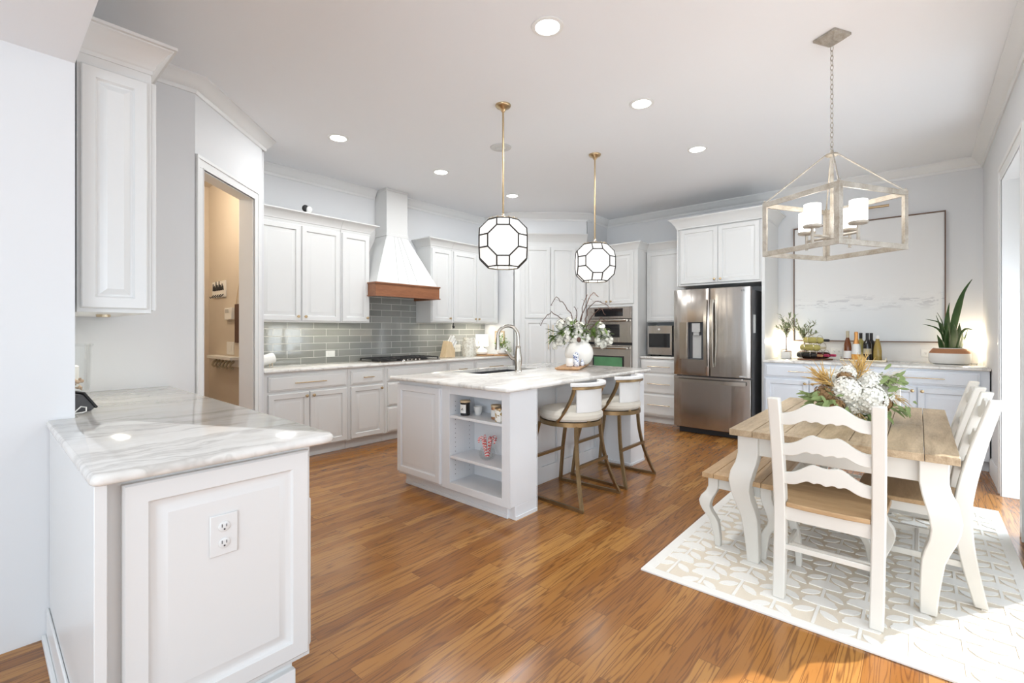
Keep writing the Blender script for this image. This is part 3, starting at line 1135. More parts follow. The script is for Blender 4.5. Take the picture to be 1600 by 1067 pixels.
outlet('electrical_outlet', 'white duplex outlet on the end panel of the peninsula', (.520, 1.679, .659), 0, .08, .13, m='cabinet_white')

# upper cabinet above the peninsula
t = thing('wall_cabinet', 'tall white wall cabinet hanging above the peninsula at the left', 'cabinet', (.30, 2.895, 1.395))
MB().box(0, .275, 0, 1.015, 0, 1.21).build('body', 'cabinet_white', t, bevel=.002)
MB().panel(.012, .02, .245, 1.12, [(0, 0), (0, .015), (.005, .020), (.050, .020), (.053, .014), (.058, .007), (.066, .007), (.092, .020), (.094, .020)]).build('end_panel', 'cabinet_white', t, ang=25)
for y in (.01, .512):
    MB().panel(0, .015, .49, 1.14, FRM).build('door', 'cabinet_white', t, loc=(.277, y, 0), rotz=R(90), ang=25)
sweep(cornice(1.19, .14, .09), [(-.01, 0), (.275, 0), (.275, 1.01)], -1).build('cornice', 'cabinet_white', t)
MB().lathe([(.03, 0), (.03, -.012), (.026, -.014)], 16, (.14, .35, -.001)).build('puck_light', 'pale_brass', t)

# --- island
t = thing('kitchen_island', 'grey kitchen island with open shelves at its near end', 'kitchen island', (2.38, 3.36, 0), RC)
# local x: 0 (far left) -> 1.26 (right); local y: 0 (front) -> 2.06 (away)
ib = MB()
ib.box(0, .56, 0, .30, .095, .894)
ib.box(0, .02, .30, 2.06, .095, .894).box(.49, .91, .30, 2.06, .095, .894).box(.02, .49, .30, .51, .095, .894).box(.02, .49, 1.37, 2.06, .095, .894).box(.02, .49, .51, 1.37, .095, .705)
ib.box(.06, .85, .06, 2.0, 0, .095)
# shelf niche .66-1.185
ib.box(.56, .65, 0, .30, .095, .894).box(1.19, 1.262, 0, .30, .095, .894)
ib.box(.65, 1.19, 0, .30, .825, .894).box(.65, 1.19, 0, .30, .095, .15).box(.65, 1.19, .265, .30, .15, .825)
ib.box(1.19, 1.262, .06, .30, 0, .095)
ib.box(.85, 1.19, .06, .30, 0, .095)
# far pilaster
ib.box(.91, 1.262, 1.77, 2.06, 0, .894)
ib.build('body', 'cabinet_grey', t, bevel=.002)
MB().panel(.0, .115, .555, .745, FRM).build('door', 'cabinet_grey', t, ang=25)
for z in (.345, .655):
    MB().box(.652, 1.188, .004, .264, z - .012, z + .008).build('shelf', 'cabinet_grey', t, bevel=.002)
pins = MB()
for k in range(17):
    for y in (.06, .21):
        pins.cyl((.6495, y, .2 + .035 * k), (.652, y, .2 + .035 * k), .003, n=6)
pins.build('shelf_pin_holes', 'dark_grey', t)
MB().box(.035, 1.205, .043, .06, 0, .03).box(.035, 1.205, .048, .06, .03, .085).build('toe_board', 'cabinet_grey', t, bevel=.003)
MB().box(1.2625, 1.270, .061, .30, 0, .025).box(1.2625, 1.268, .30, .302, 0, .894).box(1.2625, 1.268, 0.0, .003, .095, .894).build('end_trim', 'cabinet_grey', t, bevel=.001)
bp = MB()
for a, b in ((.302, .40), (.72, .80), (1.02, 1.10), (1.40, 1.48), (1.68, 1.768)):
    bp.box(.911, .926, a, b, .10, .80)
bp.box(.911, .926, .302, 1.768, .80, .893).box(.911, .93, .302, 1.768, 0, .14)
bp.build('back_panel_frame', 'cabinet_grey', t, bevel=.003)
MB().box(1.2625, 1.270, 1.77, 2.06, 0, .025).box(.93, 1.262, 1.755, 1.769, 0, .03).build('shoe_moulding', 'cabinet_grey', t, bevel=.002)
slab('countertop', [(2.30, 2.045), (4.50, 2.045), (4.50, 3.40), (2.30, 3.40)], .896, .926, 'marble countertop of the island with sink, faucet and vase', corner={0: .03, 1: .03, 2: .03, 3: .03}, hole=(2.92, 3.72, 2.90, 3.31, .8, 1.0))
sk = MB()
sk.box(2.905, 3.735, 2.885, 3.325, .72, .73)
sk.box(2.905, 2.919, 2.885, 3.325, .73, .895).box(3.721, 3.735, 2.885, 3.325, .73, .895).box(2.919, 3.721, 2.885, 2.899, .73, .895).box(2.919, 3.721, 3.311, 3.325, .73, .895)
tag(sk.build('sink', 'dark_grey'), 'undermount sink sunk in the island countertop', 'sink')
# faucet
t = thing('faucet', 'brushed nickel gooseneck faucet with side lever on the island', 'faucet', (3.315, 2.815, .926))
fb = MB().lathe([(.034, 0), (.034, .006), (.029, .012), (.029, .05), (.036, .09), (.036, .13), (.026, .20), (.024, .225), (.026, .232), (.019, .24)], 20)
path = [(0, 0, .235), (0, 0, .33)]
dx, dy = -.45, .893
for k in range(1, 13):
    a = pi * k / 12
    rr = .098
    path.append((dx * (rr - rr * cos(a)), dy * (rr - rr * cos(a)), .33 + rr * sin(a)))
fb.tube(path, .0155, 12)
fb.build('spout', 'nickel', t)
e = Vector(path[-1])
MB().lathe([(.014, 0), (.017, -.03), (.020, -.07), (.027, -.115), (.027, -.125), (.02, -.127)], 18, e).build('spray_head', 'nickel', t)
MB().tube([(0, 0, .11), (-.035, .045, .125), (-.055, .07, .165), (-.075, .095, .20)], [.018, .015, .012, .010], 10).build('lever', 'nickel', t)

# ------------------------------------------------------------------ counter stools
t = thing('counter_stool', 'brass-framed counter stool with cream seat nearest the open shelves', 'stool', (3.125, 2.10, 0), 0, 'counter stools at the island')


def stool(t):
    rr, zr = .245, .600
    ring = MB()
    ls = []
    for k in range(37):
        a = 2 * pi * k / 36
        l = []
        for r_, z_ in ((rr - .018, zr - .016), (rr + .006, zr - .016), (rr + .006, zr + .016), (rr - .018, zr + .016)):
            l.append((r_ * cos(a), r_ * sin(a), z_))
        ls.append(l)
    ring.loops(ls, False, False)
    ring.lathe([(rr - .02, zr - .01), (rr - .02, zr + .012)], 32)
    ring.build('seat_ring', 'stool_brass', t)
    MB().lathe([(.19, .618), (.236, .622), (.252, .642), (.252, .668), (.232, .694), (.17, .708), (.08, .713), (.001, .714)], 36).build('seat_cushion', 'cream_fabric', t)
    for sx in (-1, 1):
        # sled side: curved back leg, floor bar, upright front leg
        p = [(sx * .175, -.165, .59)]
        for k in range(1, 11):
            q = k / 10
            p.append((sx * (.175 + .10 * q ** 2.0), -.165 - .115 * q ** 2.0, .59 - .578 * q))
        MB().rect(p, (.022, .024)).build('leg', 'stool_brass', t)
        MB().rect([(sx * .19, .17, .59), (sx * .225, .235, .3), (sx * .24, .27, .012)], (.022, .024)).build('leg', 'stool_brass', t)
        MB().loops([[(sx * .275 - .011, -.29, 0), (sx * .275 + .011, -.29, 0), (sx * .275 + .011, -.29, .022), (sx * .275 - .011, -.29, .022)], [(sx * .24 - .011, .282, 0), (sx * .24 + .011, .282, 0), (sx * .24 + .011, .282, .022), (sx * .24 - .011, .282, .022)]]).build('floor_bar', 'stool_brass', t)
    MB().box(-.21, .21, -.215, -.193, .285, .307).build('footrest', 'stool_brass', t)
    MB().box(-.225, .225, .225, .247, .285, .307).build('footrest', 'stool_brass', t)
    # barrel back: top rail, padded cap, panel, two curved posts
    def arc(r0, r1, z0, z1, a0, a1, name, m, n=24, lean=0.):
        mb = MB()
        ls = []
        for k in range(n + 1):
            a = R(a0 + (a1 - a0) * k / n)
            c_, s_ = cos(a), sin(a)
            ls.append([(r0 * c_, r0 * s_, z0), (r1 * c_, r1 * s_, z0), ((r1 + lean) * c_, (r1 + lean) * s_, z1), ((r0 + lean) * c_, (r0 + lean) * s_, z1)])
        mb.loops(ls)
        return mb.build(name, m, t, bevel=.005 if 'rail' not in name else .0015)
    arc(.243, .272, .868, .888, 216, 324, 'back_rail', 'stool_brass')
    arc(.225, .276, .889, .915, 213, 327, 'padded_cap', 'white_fabric')
    arc(.222, .242, .69, .868, 224, 316, 'back_panel', 'white_fabric')
    for sx in (-1, 1):
        p = []
        for k in range(13):
            q = k / 12
            a = R(270 + sx * (51 + 31 * q ** 1.5))
            rr_ = .262 - .012 * q - .016 * sin(pi * q)
            p.append((rr_ * cos(a), rr_ * sin(a), .868 - .255 * q))
        MB().rect(p, (.018, .034), R(sx * 35)).build('back_post', 'stool_brass', t)
        b = R(270 + sx * 22)
        MB().rect([(.225 * cos(b), .225 * sin(b), .70), (.235 * cos(b), .235 * sin(b), .61)], (.03, .012), b + pi / 2).build('back_strut', 'stool_brass', t)


stool(t)
dup(t, (3.79, 2.10, 0), 0, 'brass-framed counter stool with cream seat at the far end of the island')

# ------------------------------------------------------------------ dining set
t = thing('rug', 'cream rug with raised leafy tree pattern under the dining table', 'rug', (2.385, -.43, 0))
RL, RW = 2.45, 1.577
rg = MB().box(.012, RL - .012, .012, RW - .012, 0.0005, .008)
rg.build('rug_base', 'rug_ground', t)
MB().box(0, .055, 0, RW, .0005, .0105).box(RL - .055, RL, 0, RW, .0005, .0105).box(.055, RL - .055, 0, .055, .0005, .0105).box(.055, RL - .055, RW - .055, RW, .0005, .0105).build('rug_border', 'rug_pile', t, bevel=.002)
pt = MB()
zt = .0125


def petal(mb, cx, cy, a, L, W, n=7):
    poly = []
    for k in range(n):
        q = k / (n - 1)
        poly.append((L * q, W * .5 * sin(pi * q) ** .7 * (1 + .08 * (k % 2))))
    for k in range(n - 2, 0, -1):
        q = k / (n - 1)
        poly.append((L * q, -W * .5 * sin(pi * q) ** .7 * (1 + .08 * (k % 2))))
    M = Matrix.Translation((cx, cy, 0)) @ Matrix.Rotation(a, 4, 'Z')
    mb.prism(poly, .007, zt, M)


for r_ in range(9):
    cy = 1.452 - .166 * r_
    if cy < .09:
        break
    off = .0 if r_ % 2 == 0 else .10
    x = .06
    pt.box(.06, RL - .06, cy - .006, cy + .006, .007, zt - .001)
    k = 0
    while True:
        x = .065 + off - .09 + .186 * k
        k += 1
        if x > RL - .2:
            break
        if x < .0:
            continue
        # scalloped fan flower
        fan = [(0, -.012)]
        for q in range(23):
            a = R(-96 + 192 * q / 22)
            rd_ = .072 * (1 + .10 * abs(sin(q * .82))) * (1 - .12 * abs(a) / 1.7)
            fan.append((rd_ * cos(a) * .95 + .012, rd_ * sin(a) * 1.0))
        fan.append((0, .012))
        M = Matrix.Translation((x + .075, cy, 0))
        pt.prism(fan, .007, zt, M)
        petal(pt, x + .030, cy + .010, R(128), .098, .042)
        petal(pt, x + .030, cy - .010, R(-128), .098, .042)
pt.build('raised_pattern', 'rug_pile', t)


def cabriole(x, y, ox, oy, zt_, z0, size=.075, foot=.042, bow=.055):
    """S-curved square leg; (ox, oy) is the outward direction"""
    p, s = [], []
    for k in range(15):
        q = k / 14
        z = zt_ + (z0 - zt_) * q
        o = 0
        if q > .18:
            u = (q - .18) / .82
            o = bow * sin(pi * min(1, u * 1.9)) * (1 if u < .526 else 0) - .45 * bow * sin(pi / 2 * max(0, (u - .526) / .474))
        wd = size if q < .2 else size + (.012 * sin(pi * min(1, (q - .2) / .25)) if q < .45 else 0) - (size - foot) * max(0, (q - .3) / .7)
        p.append((x + ox * o, y + oy * o, z))
        s.append((wd, wd))
    return MB().rect(p, s)


t = thing('dining_table', 'white farmhouse dining table with light plank wood top', 'table', (2.78, -.135, .0125))
TL, TW, TZ = 1.63, .94, .747
tp = MB()
be = .085
for x0, x1 in ((0, be), (TL - be, TL)):
    tp.box(x0, x1, .118, TW - .118, TZ - .035, TZ)
seams = [.118, .26, .40, .54, .68, TW - .118]
for y0, y1 in zip(seams, seams[1:]):
    for x0, x1 in ((be + .002, TL / 2 - .0015), (TL / 2 + .0015, TL - be - .002)):
        tp.box(x0, x1, y0 + .0015, y1 - .0015, TZ - .035, TZ)
tp.box(0, TL, 0, .116, TZ - .035, TZ).box(0, TL, TW - .116, TW, TZ - .035, TZ)
tp.build('tabletop', 'table_wood', t, bevel=.0025)
ap = MB()
ax, ay, at_ = .075, .065, .022
ap.box(ax, TL - ax, ay, ay + at_, TZ - .145, TZ - .036).box(ax, TL - ax, TW - ay - at_, TW - ay, TZ - .145, TZ - .036)
ap.box(ax, ax + at_, ay, TW - ay, TZ - .145, TZ - .036).box(TL - ax - at_, TL - ax, ay, TW - ay, TZ - .145, TZ - .036)
ap.build('apron', 'chair_white', t, bevel=.002)
for x, ox in ((.09, -.5), (TL - .09, .5)):
    for y, oy in ((.085, -1), (TW - .085, 1)):
        cabriole(x, y, ox, oy, TZ - .036, 0, .104, .060, .040).build('leg', 'chair_white', t, bevel=.006, ang=50)

t = thing('bench', 'white-legged bench with plank wood seat on the far side of the table', 'bench', (2.87, .60, .0125))
BL, BW, BZ = 1.28, .385, .447
bt = MB()
for x0, x1 in ((0, .075), (BL - .075, BL)):
    bt.box(x0, x1, .066, BW - .066, BZ - .028, BZ)
sm = [.066, .13, .192, .255, BW - .066]
for y0, y1 in zip(sm, sm[1:]):
    bt.box(.077, BL - .077, y0 + .001, y1 - .001, BZ - .028, BZ)
bt.box(0, BL, 0, .064, BZ - .028, BZ).box(0, BL, BW - .064, BW, BZ - .028, BZ)
bt.build('seat', 'seat_wood', t, bevel=.002)
ap = MB()
ap.box(.06, BL - .06, .035, .052, BZ - .10, BZ - .029).box(.06, BL - .06, BW - .052, BW - .035, BZ - .10, BZ - .029)
ap.box(.06, .077, .035, BW - .035, BZ - .10, BZ - .029).box(BL - .077, BL - .06, .035, BW - .035, BZ - .10, BZ - .029)
ap.build('apron', 'chair_white', t, bevel=.002)
for x, ox in ((.07, -.4), (BL - .07, .4)):
    for y, oy in ((.05, -1), (BW - .05, 1)):
        cabriole(x, y, ox, oy, BZ - .029, 0, .058, .034, .045).build('leg', 'chair_white', t, bevel=.005, ang=50)


def dining_chair(t):
    # faces local +Y, back posts near y = 0
    for sx in (-1, 1):
        p = []
        for k in range(17):
            q = k / 16
            z = .975 * q
            if q < .46:
                u = q / .46
                y = -.035 + .065 * sin(u * pi / 2)
            else:
                u = (q - .46) / .54
                y = .03 - .115 * u ** 1.35
            p.append((sx * (.188 + .012 * q), y, z))
        s = [(.052, .050 + .016 * sin(pi * min(1, k / 16 * 1.1))) for k in range(17)]
        MB().rect(p, s).build('back_post', 'chair_white', t, bevel=.006, ang=50)
        cabriole(sx * .185, .385, sx * .7, .7, .43, 0, .046, .028, .042).build('leg', 'chair_white', t, bevel=.005, ang=50)
        MB().rect([(sx * .188, .02, .20), (sx * .195, .39, .20)], (.018, .018)).bm.free()
        MB().loops([[(sx * .188 - .009, .01, .165), (sx * .188 + .009, .01, .165), (sx * .188 + .009, .01, .195), (sx * .188 - .009, .01, .195)], [(sx * .19 - .009, .39, .165), (sx * .19 + .009, .39, .165), (sx * .19 + .009, .39, .195), (sx * .19 - .009, .39, .195)]]).build('stretcher', 'chair_white', t, bevel=.003)
    MB().box(-.185, .185, .185, .203, .168, .190).build('stretcher', 'chair_white', t, bevel=.003)
    MB().box(-.18, .18, -.004, .014, .225, .250).build('stretcher', 'chair_white', t, bevel=.003)
    # apron and seat
    MB().box(-.17, .17, .012, .030, .365, .432).box(-.175, .175, .395, .412, .385, .432).box(-.205, -.188, .03, .40, .385, .432).box(.188, .205, .03, .40, .385, .432).build('seat_rail', 'chair_white', t, bevel=.002)
    seat = MB()
    out = [(-.212, .07), (-.225, .38), (-.205, .425), (-.10, .437), (.10, .437), (.205, .425), (.225, .38), (.212, .07), (.165, .065), (.165, -.002), (.08, -.012), (-.08, -.012), (-.165, -.002), (-.165, .065)]
    seat.prism(out, .433, .456)
    seat.build('seat', 'seat_wood', t, bevel=.005)
    # three scalloped ladder slats

    def slat(zc, yc, h):
        n = 32
        top, bot = [], []
        for k in range(n + 1):
            x = -1 + 2 * k / n
            a = abs(x)
            ft = 1 - .16 * (1 - (a / .24) ** 2) if a < .24 else math.exp(-((a - .24) / .36) ** 2)
            tz = .36 * h + .66 * h * ft
            fb = 1 if a < .36 else math.exp(-((a - .36) / .24) ** 2)
            bz = -.26 * h + .36 * h * fb - .13 * h * math.exp(-(a / .09) ** 2) - .10 * h * math.exp(-((a - .27) / .07) ** 2)
            top.append((x * .186, tz))
            bot.append((x * .186, bz))
        mb = MB()
        ls = []
        for k in range(n + 1):
            x = top[k][0]
            y = yc - .012 * (1 - (x / .186) ** 2)
            ls.append([(x, y - .009, zc + bot[k][1]), (x, y + .009, zc + bot[k][1]), (x, y + .009, zc + top[k][1]), (x, y - .009, zc + top[k][1])])
        mb.loops(ls)
        mb.build('back_slat', 'chair_white', t, bevel=.003, ang=50)
    slat(.868, -.055, .088)
    slat(.715, -.020, .088)
    slat(.570, .008, .088)


GC = 'white ladder-back dining chairs'
t = thing('dining_chair', 'white ladder-back chair at the near end of the table, back to the viewer', 'chair', (2.612, .328, .0125), R(-90), GC)
dining_chair(t)
dup(t, (3.285, -.185, .0125), 0, 'white ladder-back chair on the right side of the table, nearer one')
dup(t, (3.95, -.178, .0125), 0, 'white ladder-back chair on the right side of the table, farther one')
dup(t, (4.63, .33, .0125), R(90), 'white ladder-back chair at the far end behind the flowers')

# --- centrepiece
t = thing('flower_arrangement', 'round bouquet of white hydrangeas and wheat on the dining table', 'flowers', (3.485, .31, .925))


def bloom(c, r, n, m, parent, fr=.018, name='blossom'):
    mb = MB()
    c = Vector(c)
    mb.ball(c, r * .72, n=10, m=6)
    for k in range(n):
        z = 1 - 2 * (k + .5) / n
        a = k * 2.39996
        q = sqrt(1 - z * z)
        d = Vector((q * cos(a), q * sin(a), z))
        mb.floret(c + d * r * random.uniform(.82, 1.0), d, fr)
    return mb.build(name, m, parent, ang=180)


for u, v_, dp, r in ((-.08, .03, -.07, .085), (.035, -.015, -.10, .092), (.165, -.01, -.02, .065), (.085, .08, -.03, .062), (-.02, .13, .0, .042), (-.13, .115, .02, .030), (.0, .05, .10, .08), (-.02, -.05, -.05, .06)):
    bloom(sp(u, v_, dp), r, int(900 * r), 'petal_white', t, .021)
for u, v_, dp, r in ((-.175, .0, -.02, .06), (-.14, -.05, -.06, .05), (.13, -.045, -.08, .045), (-.05, .095, -.02, .045), (.16, .03, .06, .05)):
    bloom(sp(u, v_, dp), r, 60, 'petal_brown', t, .014, name='dried_blossom')
lf = MB()
for u0, v0, n_, du, dv in ((.17, .07, 40, .5, .25), (.08, -.10, 30, .2, -.5), (-.19, -.03, 46, -.7, .0), (.20, -.06, 26, .5, -.3), (-.12, -.07, 30, -.3, -.4), (-.05, .0, 16, 0, .3), (.10, .0, 14, .2, .2)):
    for k in range(n_):
        p = sp(u0 + random.gauss(0, .035), v0 + random.gauss(0, .025), random.uniform(-.12, .05))
        lf.leaf(p, sp(du + random.gauss(0, .5), dv + random.gauss(0, .4), random.gauss(-.2, .4)), -fwv + Vector((0, 0, .6)), random.uniform(.045, .08), random.uniform(.016, .027))
lf.build('leaves', 'sage_leaf', t, ang=180)
for nm, m_, u0, v0, du, dv, n_, L in (('wheat_plume', 'wheat', -.12, .04, -.10, .085, 60, .12), ('wheat_plume', 'wheat', .015, .09, .03, .11, 55, .11), ('wheat_plume', 'wheat', -.03, -.06, .05, -.07, 30, .08), ('wheat_plume', 'wheat', .20, .0, .09, -.03, 20, .08), ('pale_plume', 'cream_fabric', .08, .10, .16, -.02, 50, .14)):
    wh = MB()
    for k in range(n_):
        q = random.random()
        b = sp(u0 + du * q * .7 + random.gauss(0, .008), v0 + dv * q * .7 + random.gauss(0, .008), random.uniform(-.06, .02))
        d = sp(du + random.gauss(0, .05), dv + random.gauss(0, .05), random.gauss(0, .05)).normalized()
        wh.tube([b, b + d * L * .5, b + d * L + Vector((0, 0, -.008))], [.0016, .0026, .0007], 4)
    wh.build(nm, m_, t, ang=180)
st = MB()
for k in range(7):
    a = k * .9
    st.cyl((.02 * cos(a), .02 * sin(a), -.15), (.05 * cos(a), .05 * sin(a), -.02), .003, n=6)
st.build('stems', 'leaf_green', t)
tag(MB().lathe([(.045, 0), (.062, .004), (.068, .03), (.060, .07), (.055, .095), (.060, .105), (.057, .105), (.051, .095), (.056, .07), (.064, .03), (.058, .010), (.001, .008)], 28).build('glass_vase', 'glass', loc=(3.485, .31, .7602)), 'small clear glass vase holding the bouquet on the dining table', 'vase')

# ------------------------------------------------------------------ ceiling fixtures
k = 0
NEAR = ['nearest the camera', 'beside the lantern chandelier', 'toward the fridge']
labs = {(0, 0): 'recessed ceiling light nearest the camera, largest of the six', (1, 0): 'recessed ceiling light between the two pendants and the lantern chandelier', (2, 0): 'recessed ceiling light in front of the fridge',
        (0, 1): 'recessed ceiling light near the hall doorway', (1, 1): 'recessed ceiling light in front of the range hood', (2, 1): 'recessed ceiling light just above the globe pendant by the pantry'}
for j, y in enumerate((1.668, 4.115)):
    for i, x in enumerate((2.235, 3.485, 4.725)):
        t = thing('recessed_light', labs[(i, j)], 'ceiling light', (x, y, CEIL), 0, 'recessed ceiling lights')
        MB().lathe([(.072, -.001), (.095, -.001), (.095, -.005), (.074, -.008), (.072, -.006)], 32, cap0=False, cap1=False).build('trim_ring', 'white_plastic', t)
        MB().lathe([(.072, -.004), (.05, -.007), (.001, -.0075)], 32, cap0=False).build('lens', 'can_glow', t)
        a_ = area('can_light', (x, y, CEIL - .012), (0, 0, 0), .13, .13, 8.5, (.95, .98, 1.0), 'DISK')
        a_.data.spread = R(180)
t = thing('ceiling_speaker', 'white round unlit ceiling disc behind the first pendant rod', 'ceiling vent', (3.405, 3.115, CEIL))
MB().lathe([(.001, -.012), (.04, -.012), (.045, -.006), (.055, -.006), (.06, -.012), (.10, -.008), (.105, -.001)], 32, cap1=False).build('grille', 'vent_white', t)

# --- globe pendants
PHI = 1 + sqrt(2)


def tco():
    import itertools
    pts = []
    for p in itertools.permutations((1, PHI, 1 + 2 * sqrt(2))):
        for s in itertools.product((-1, 1), repeat=3):
            pts.append(Vector([a * b for a, b in zip(p, s)]))
    return pts


def pendant(t, drop):
    s = .0485
    pts = [p * s for p in tco()]
    R_ = pts[0].length
    bm = bmesh.new()
    vs = [bm.verts.new(p) for p in pts]
    # faces: group vertices by supporting plane
    import itertools
    planes = []
    for ax in range(3):
        for sg in (-1, 1):
            n = Vector((0, 0, 0)); n[ax] = sg
            planes.append(n)
    for a, b in ((0, 1), (0, 2), (1, 2)):
        for sa in (-1, 1):
            for sb in (-1, 1):
                n = Vector((0, 0, 0)); n[a] = sa; n[b] = sb
                planes.append(n.normalized())
    for sg in itertools.product((-1, 1), repeat=3):
        planes.append(Vector(sg).normalized())
    edges = set()
    for n in planes:
        mx = max(p.dot(n) for p in pts)
        idx = [i for i, p in enumerate(pts) if abs(p.dot(n) - mx) < 1e-5]
        c = sum((pts[i] for i in idx), Vector()) / len(idx)
        a = (pts[idx[0]] - c).normalized()
        b = n.cross(a)
        idx.sort(key=lambda i: math.atan2((pts[i] - c).dot(b), (pts[i] - c).dot(a)))
        for i, j in zip(idx, idx[1:] + idx[:1]):
            edges.add((min(i, j), max(i, j)))
        if n.z < -.9:
            continue          # open underneath
        bm.faces.new([vs[i] for i in idx])
    mb = MB()
    mb.bm.free()
    mb.bm = bm
    zc = 2.003 - drop
    mb.build('capiz_globe', 'capiz', t, loc=(0, 0, zc), ang=5)
    fr = MB()
    for i, j in edges:
        fr.cyl(pts[i] * 1.006, pts[j] * 1.006, .0062, n=5)
    fr.build('lead_frame', 'lead_line', t, loc=(0, 0, zc))
    zt_ = zc + (1 + 2 * sqrt(2)) * s
    pl = MB().lathe([(.118, 0), (.121, .004), (.118, .010), (.02, .014)], 32, (0, 0, zt_))
    for k in range(16):
        a = 2 * pi * k / 16
        pl.ball((.116 * cos(a), .116 * sin(a), zt_ + .010), .008, n=8, m=6)
    pl.lathe([(.026, .0), (.024, .012), (.012, .022), (.010, .045), (.006, .05)], 20, (0, 0, zt_ + .012))
    pl.build('globe_cap', 'pale_brass', t)
    MB().cyl((0, 0, zt_ + .05), (0, 0, CEIL - drop - .04), .0075).build('rod', 'brass', t)
    MB().lathe([(.012, -.055), (.018, -.045), (.028, -.03), (.055, -.018), (.062, -.008), (.062, 0)], 28, (0, 0, CEIL - drop)).build('canopy', 'brass', t)
    MB().ball((0, 0, zc + .02), .035).build('bulb', 'lamp_white', t)


t = thing('pendant_light', 'white faceted globe pendant with dark leading, nearer one over the sink', 'pendant light', (2.782, 2.52, 0), R(42.2), 'globe pendants over the island')
pendant(t, 0)
dup(t, (4.182, 2.515, 0), R(40), 'white faceted globe pendant with dark leading, farther one over the vase')
for x in (2.782, 4.182):
    point('pendant_lamp', (x, 2.52, 1.80), 2, (1, .93, .82), .05)

# --- lantern chandelier
t = thing('chandelier', 'rectangular open-frame lantern chandelier with four lit shades over the table', 'chandelier', (3.46, .405, 0), R(-29.5))
hx, hy, zb, ztp = .285, .25, 1.785, 2.13
bw_, bh = .030, .030
fr = MB()
for z in (zb, ztp - bh):
    fr.box(-hx, hx, -hy, -hy + .012, z, z + bh).box(-hx, hx, hy - .012, hy, z, z + bh)
    fr.box(-hx, -hx + .012, -hy + .012, hy - .012, z, z + bh).box(hx - .012, hx, -hy + .012, hy - .012, z, z + bh)
for x in (-1, 1):
    for y in (-1, 1):
        fr.box(min(x * hx, x * (hx - .03)), max(x * hx, x * (hx - .03)), min(y * hy, y * (hy - .012)), max(y * hy, y * (hy - .012)), zb + bh, ztp - bh)
        fr.box(min(x * hx, x * (hx - .012)), max(x * hx, x * (hx - .012)), min(y * (hy - .012), y * (hy - .03)), max(y * (hy - .012), y * (hy - .03)), zb + bh, ztp - bh)
fr.build('frame', 'chandelier_metal', t, bevel=.001)
rd_ = MB()
for x in (-1, 1):
    for y in (-1, 1):
        rd_.cyl((x * (hx - .01), y * (hy - .01), ztp), (x * .02, y * .02, 2.395), .0045, n=8)
        rd_.ball((x * (hx - .01), y * (hy - .01), ztp + .006), .009, n=8, m=6)
rd_.build('stay_rods', 'chandelier_metal', t)
hb = MB().cyl((0, 0, 1.86), (0, 0, 2.39), .010)
hb.lathe([(.001, 1.838), (.008, 1.845), (.014, 1.86), (.030, 1.872), (.032, 1.90), (.012, 1.905)], 20)
hb.lathe([(.012, 2.375), (.034, 2.385), (.034, 2.395), (.012, 2.40), (.008, 2.42)], 20)
hb.build('center_column', 'chandelier_metal', t)
lk = MB()
z = 2.425
i = 0
while z < CEIL - .06:
    pth = []
    for q in range(10):
        a = 2 * pi * q / 10
        u, v_ = .0085 * cos(a), .0185 * sin(a)
        pth.append((u, 0, z + v_) if i % 2 == 0 else (0, u, z + v_))
    lk.tube(pth, .0022, 6, closed=True)
    z += .0295
    i += 1
lk.build('chain', 'chandelier_metal', t)
MB().loops([[(-.07, -.07, CEIL - .002), (.07, -.07, CEIL - .002), (.07, .07, CEIL - .002), (-.07, .07, CEIL - .002)], [(-.07, -.07, CEIL - .016), (.07, -.07, CEIL - .016), (.07, .07, CEIL - .016), (-.07, .07, CEIL - .016)], [(-.03, -.03, CEIL - .045), (.03, -.03, CEIL - .045), (.03, .03, CEIL - .045), (-.03, .03, CEIL - .045)]]).build('canopy', 'chandelier_metal', t)
for ang, rr in ((0, .157), (90, .167), (180, .165), (270, .158)):
    a = R(ang)
    x, y = rr * cos(a), rr * sin(a)
    MB().tube([(.02 * cos(a), .02 * sin(a), 1.885), (x, y, 1.885)], .008, 8).cyl((x, y, 1.83), (x, y, 1.935), .009).lathe([(.012, 1.925), (.046, 1.932), (.050, 1.938), (.050, 1.945), (.044, 1.948)], 20, (x, y, 0)).build('arm', 'chandelier_metal', t)
    MB().lathe([(.030, 1.948), (.043, 1.948), (.045, 1.955), (.045, 2.07), (.041, 2.072), (.040, 2.06), (.040, 1.955)], 24, (x, y, 0), cap0=False, cap1=False).build('glass_shade', 'shade_glow', t)
point('chandelier_lamp', (3.46, .405, 2.16), 1.5, (1, .93, .82), .08)

# ------------------------------------------------------------------ things on the range wall counter
t = thing('cooktop', 'gas cooktop with black iron grates on the range wall counter', 'cooktop', (3.575, 5.02, .9262))
MB().box(-.455, .455, -.255, .24, 0, .012).build('steel_tray', 'stainless', t, bevel=.004)
for gx in (-.30, 0, .30):
    g = MB()
    for x in (-.14, .14):
        g.box(gx + x - .007, gx + x + .007, -.22, .21, .032, .046)
    for y in (-.22, -.115, -.005, .10, .20):
        g.box(gx - .14, gx + .14, y - .006, y + .006, .034, .046)
    g.box(gx - .006, gx + .006, -.22, .21, .034, .046)
    for x in (-.14, .14):
        for y in (-.215, .205):
            g.box(gx + x - .008, gx + x + .008, y - .008, y + .008, .012, .034)
    g.build('grate', 'black_iron', t, bevel=.002)
for gx, gy in ((-.30, -.11), (-.30, .11), (0, 0), (.30, -.11), (.30, .11)):
    MB().lathe([(.045, .012), (.045, .020), (.03, .028), (.001, .030)], 20, (gx, gy, 0)).build('burner', 'black_iron', t)
for q in range(5):
    MB().lathe([(.016, .012), (.016, .03), (.012, .033), (.001, .033)], 14, (-.12 + .06 * q, -.238, 0)).build('knob', 'nickel', t)

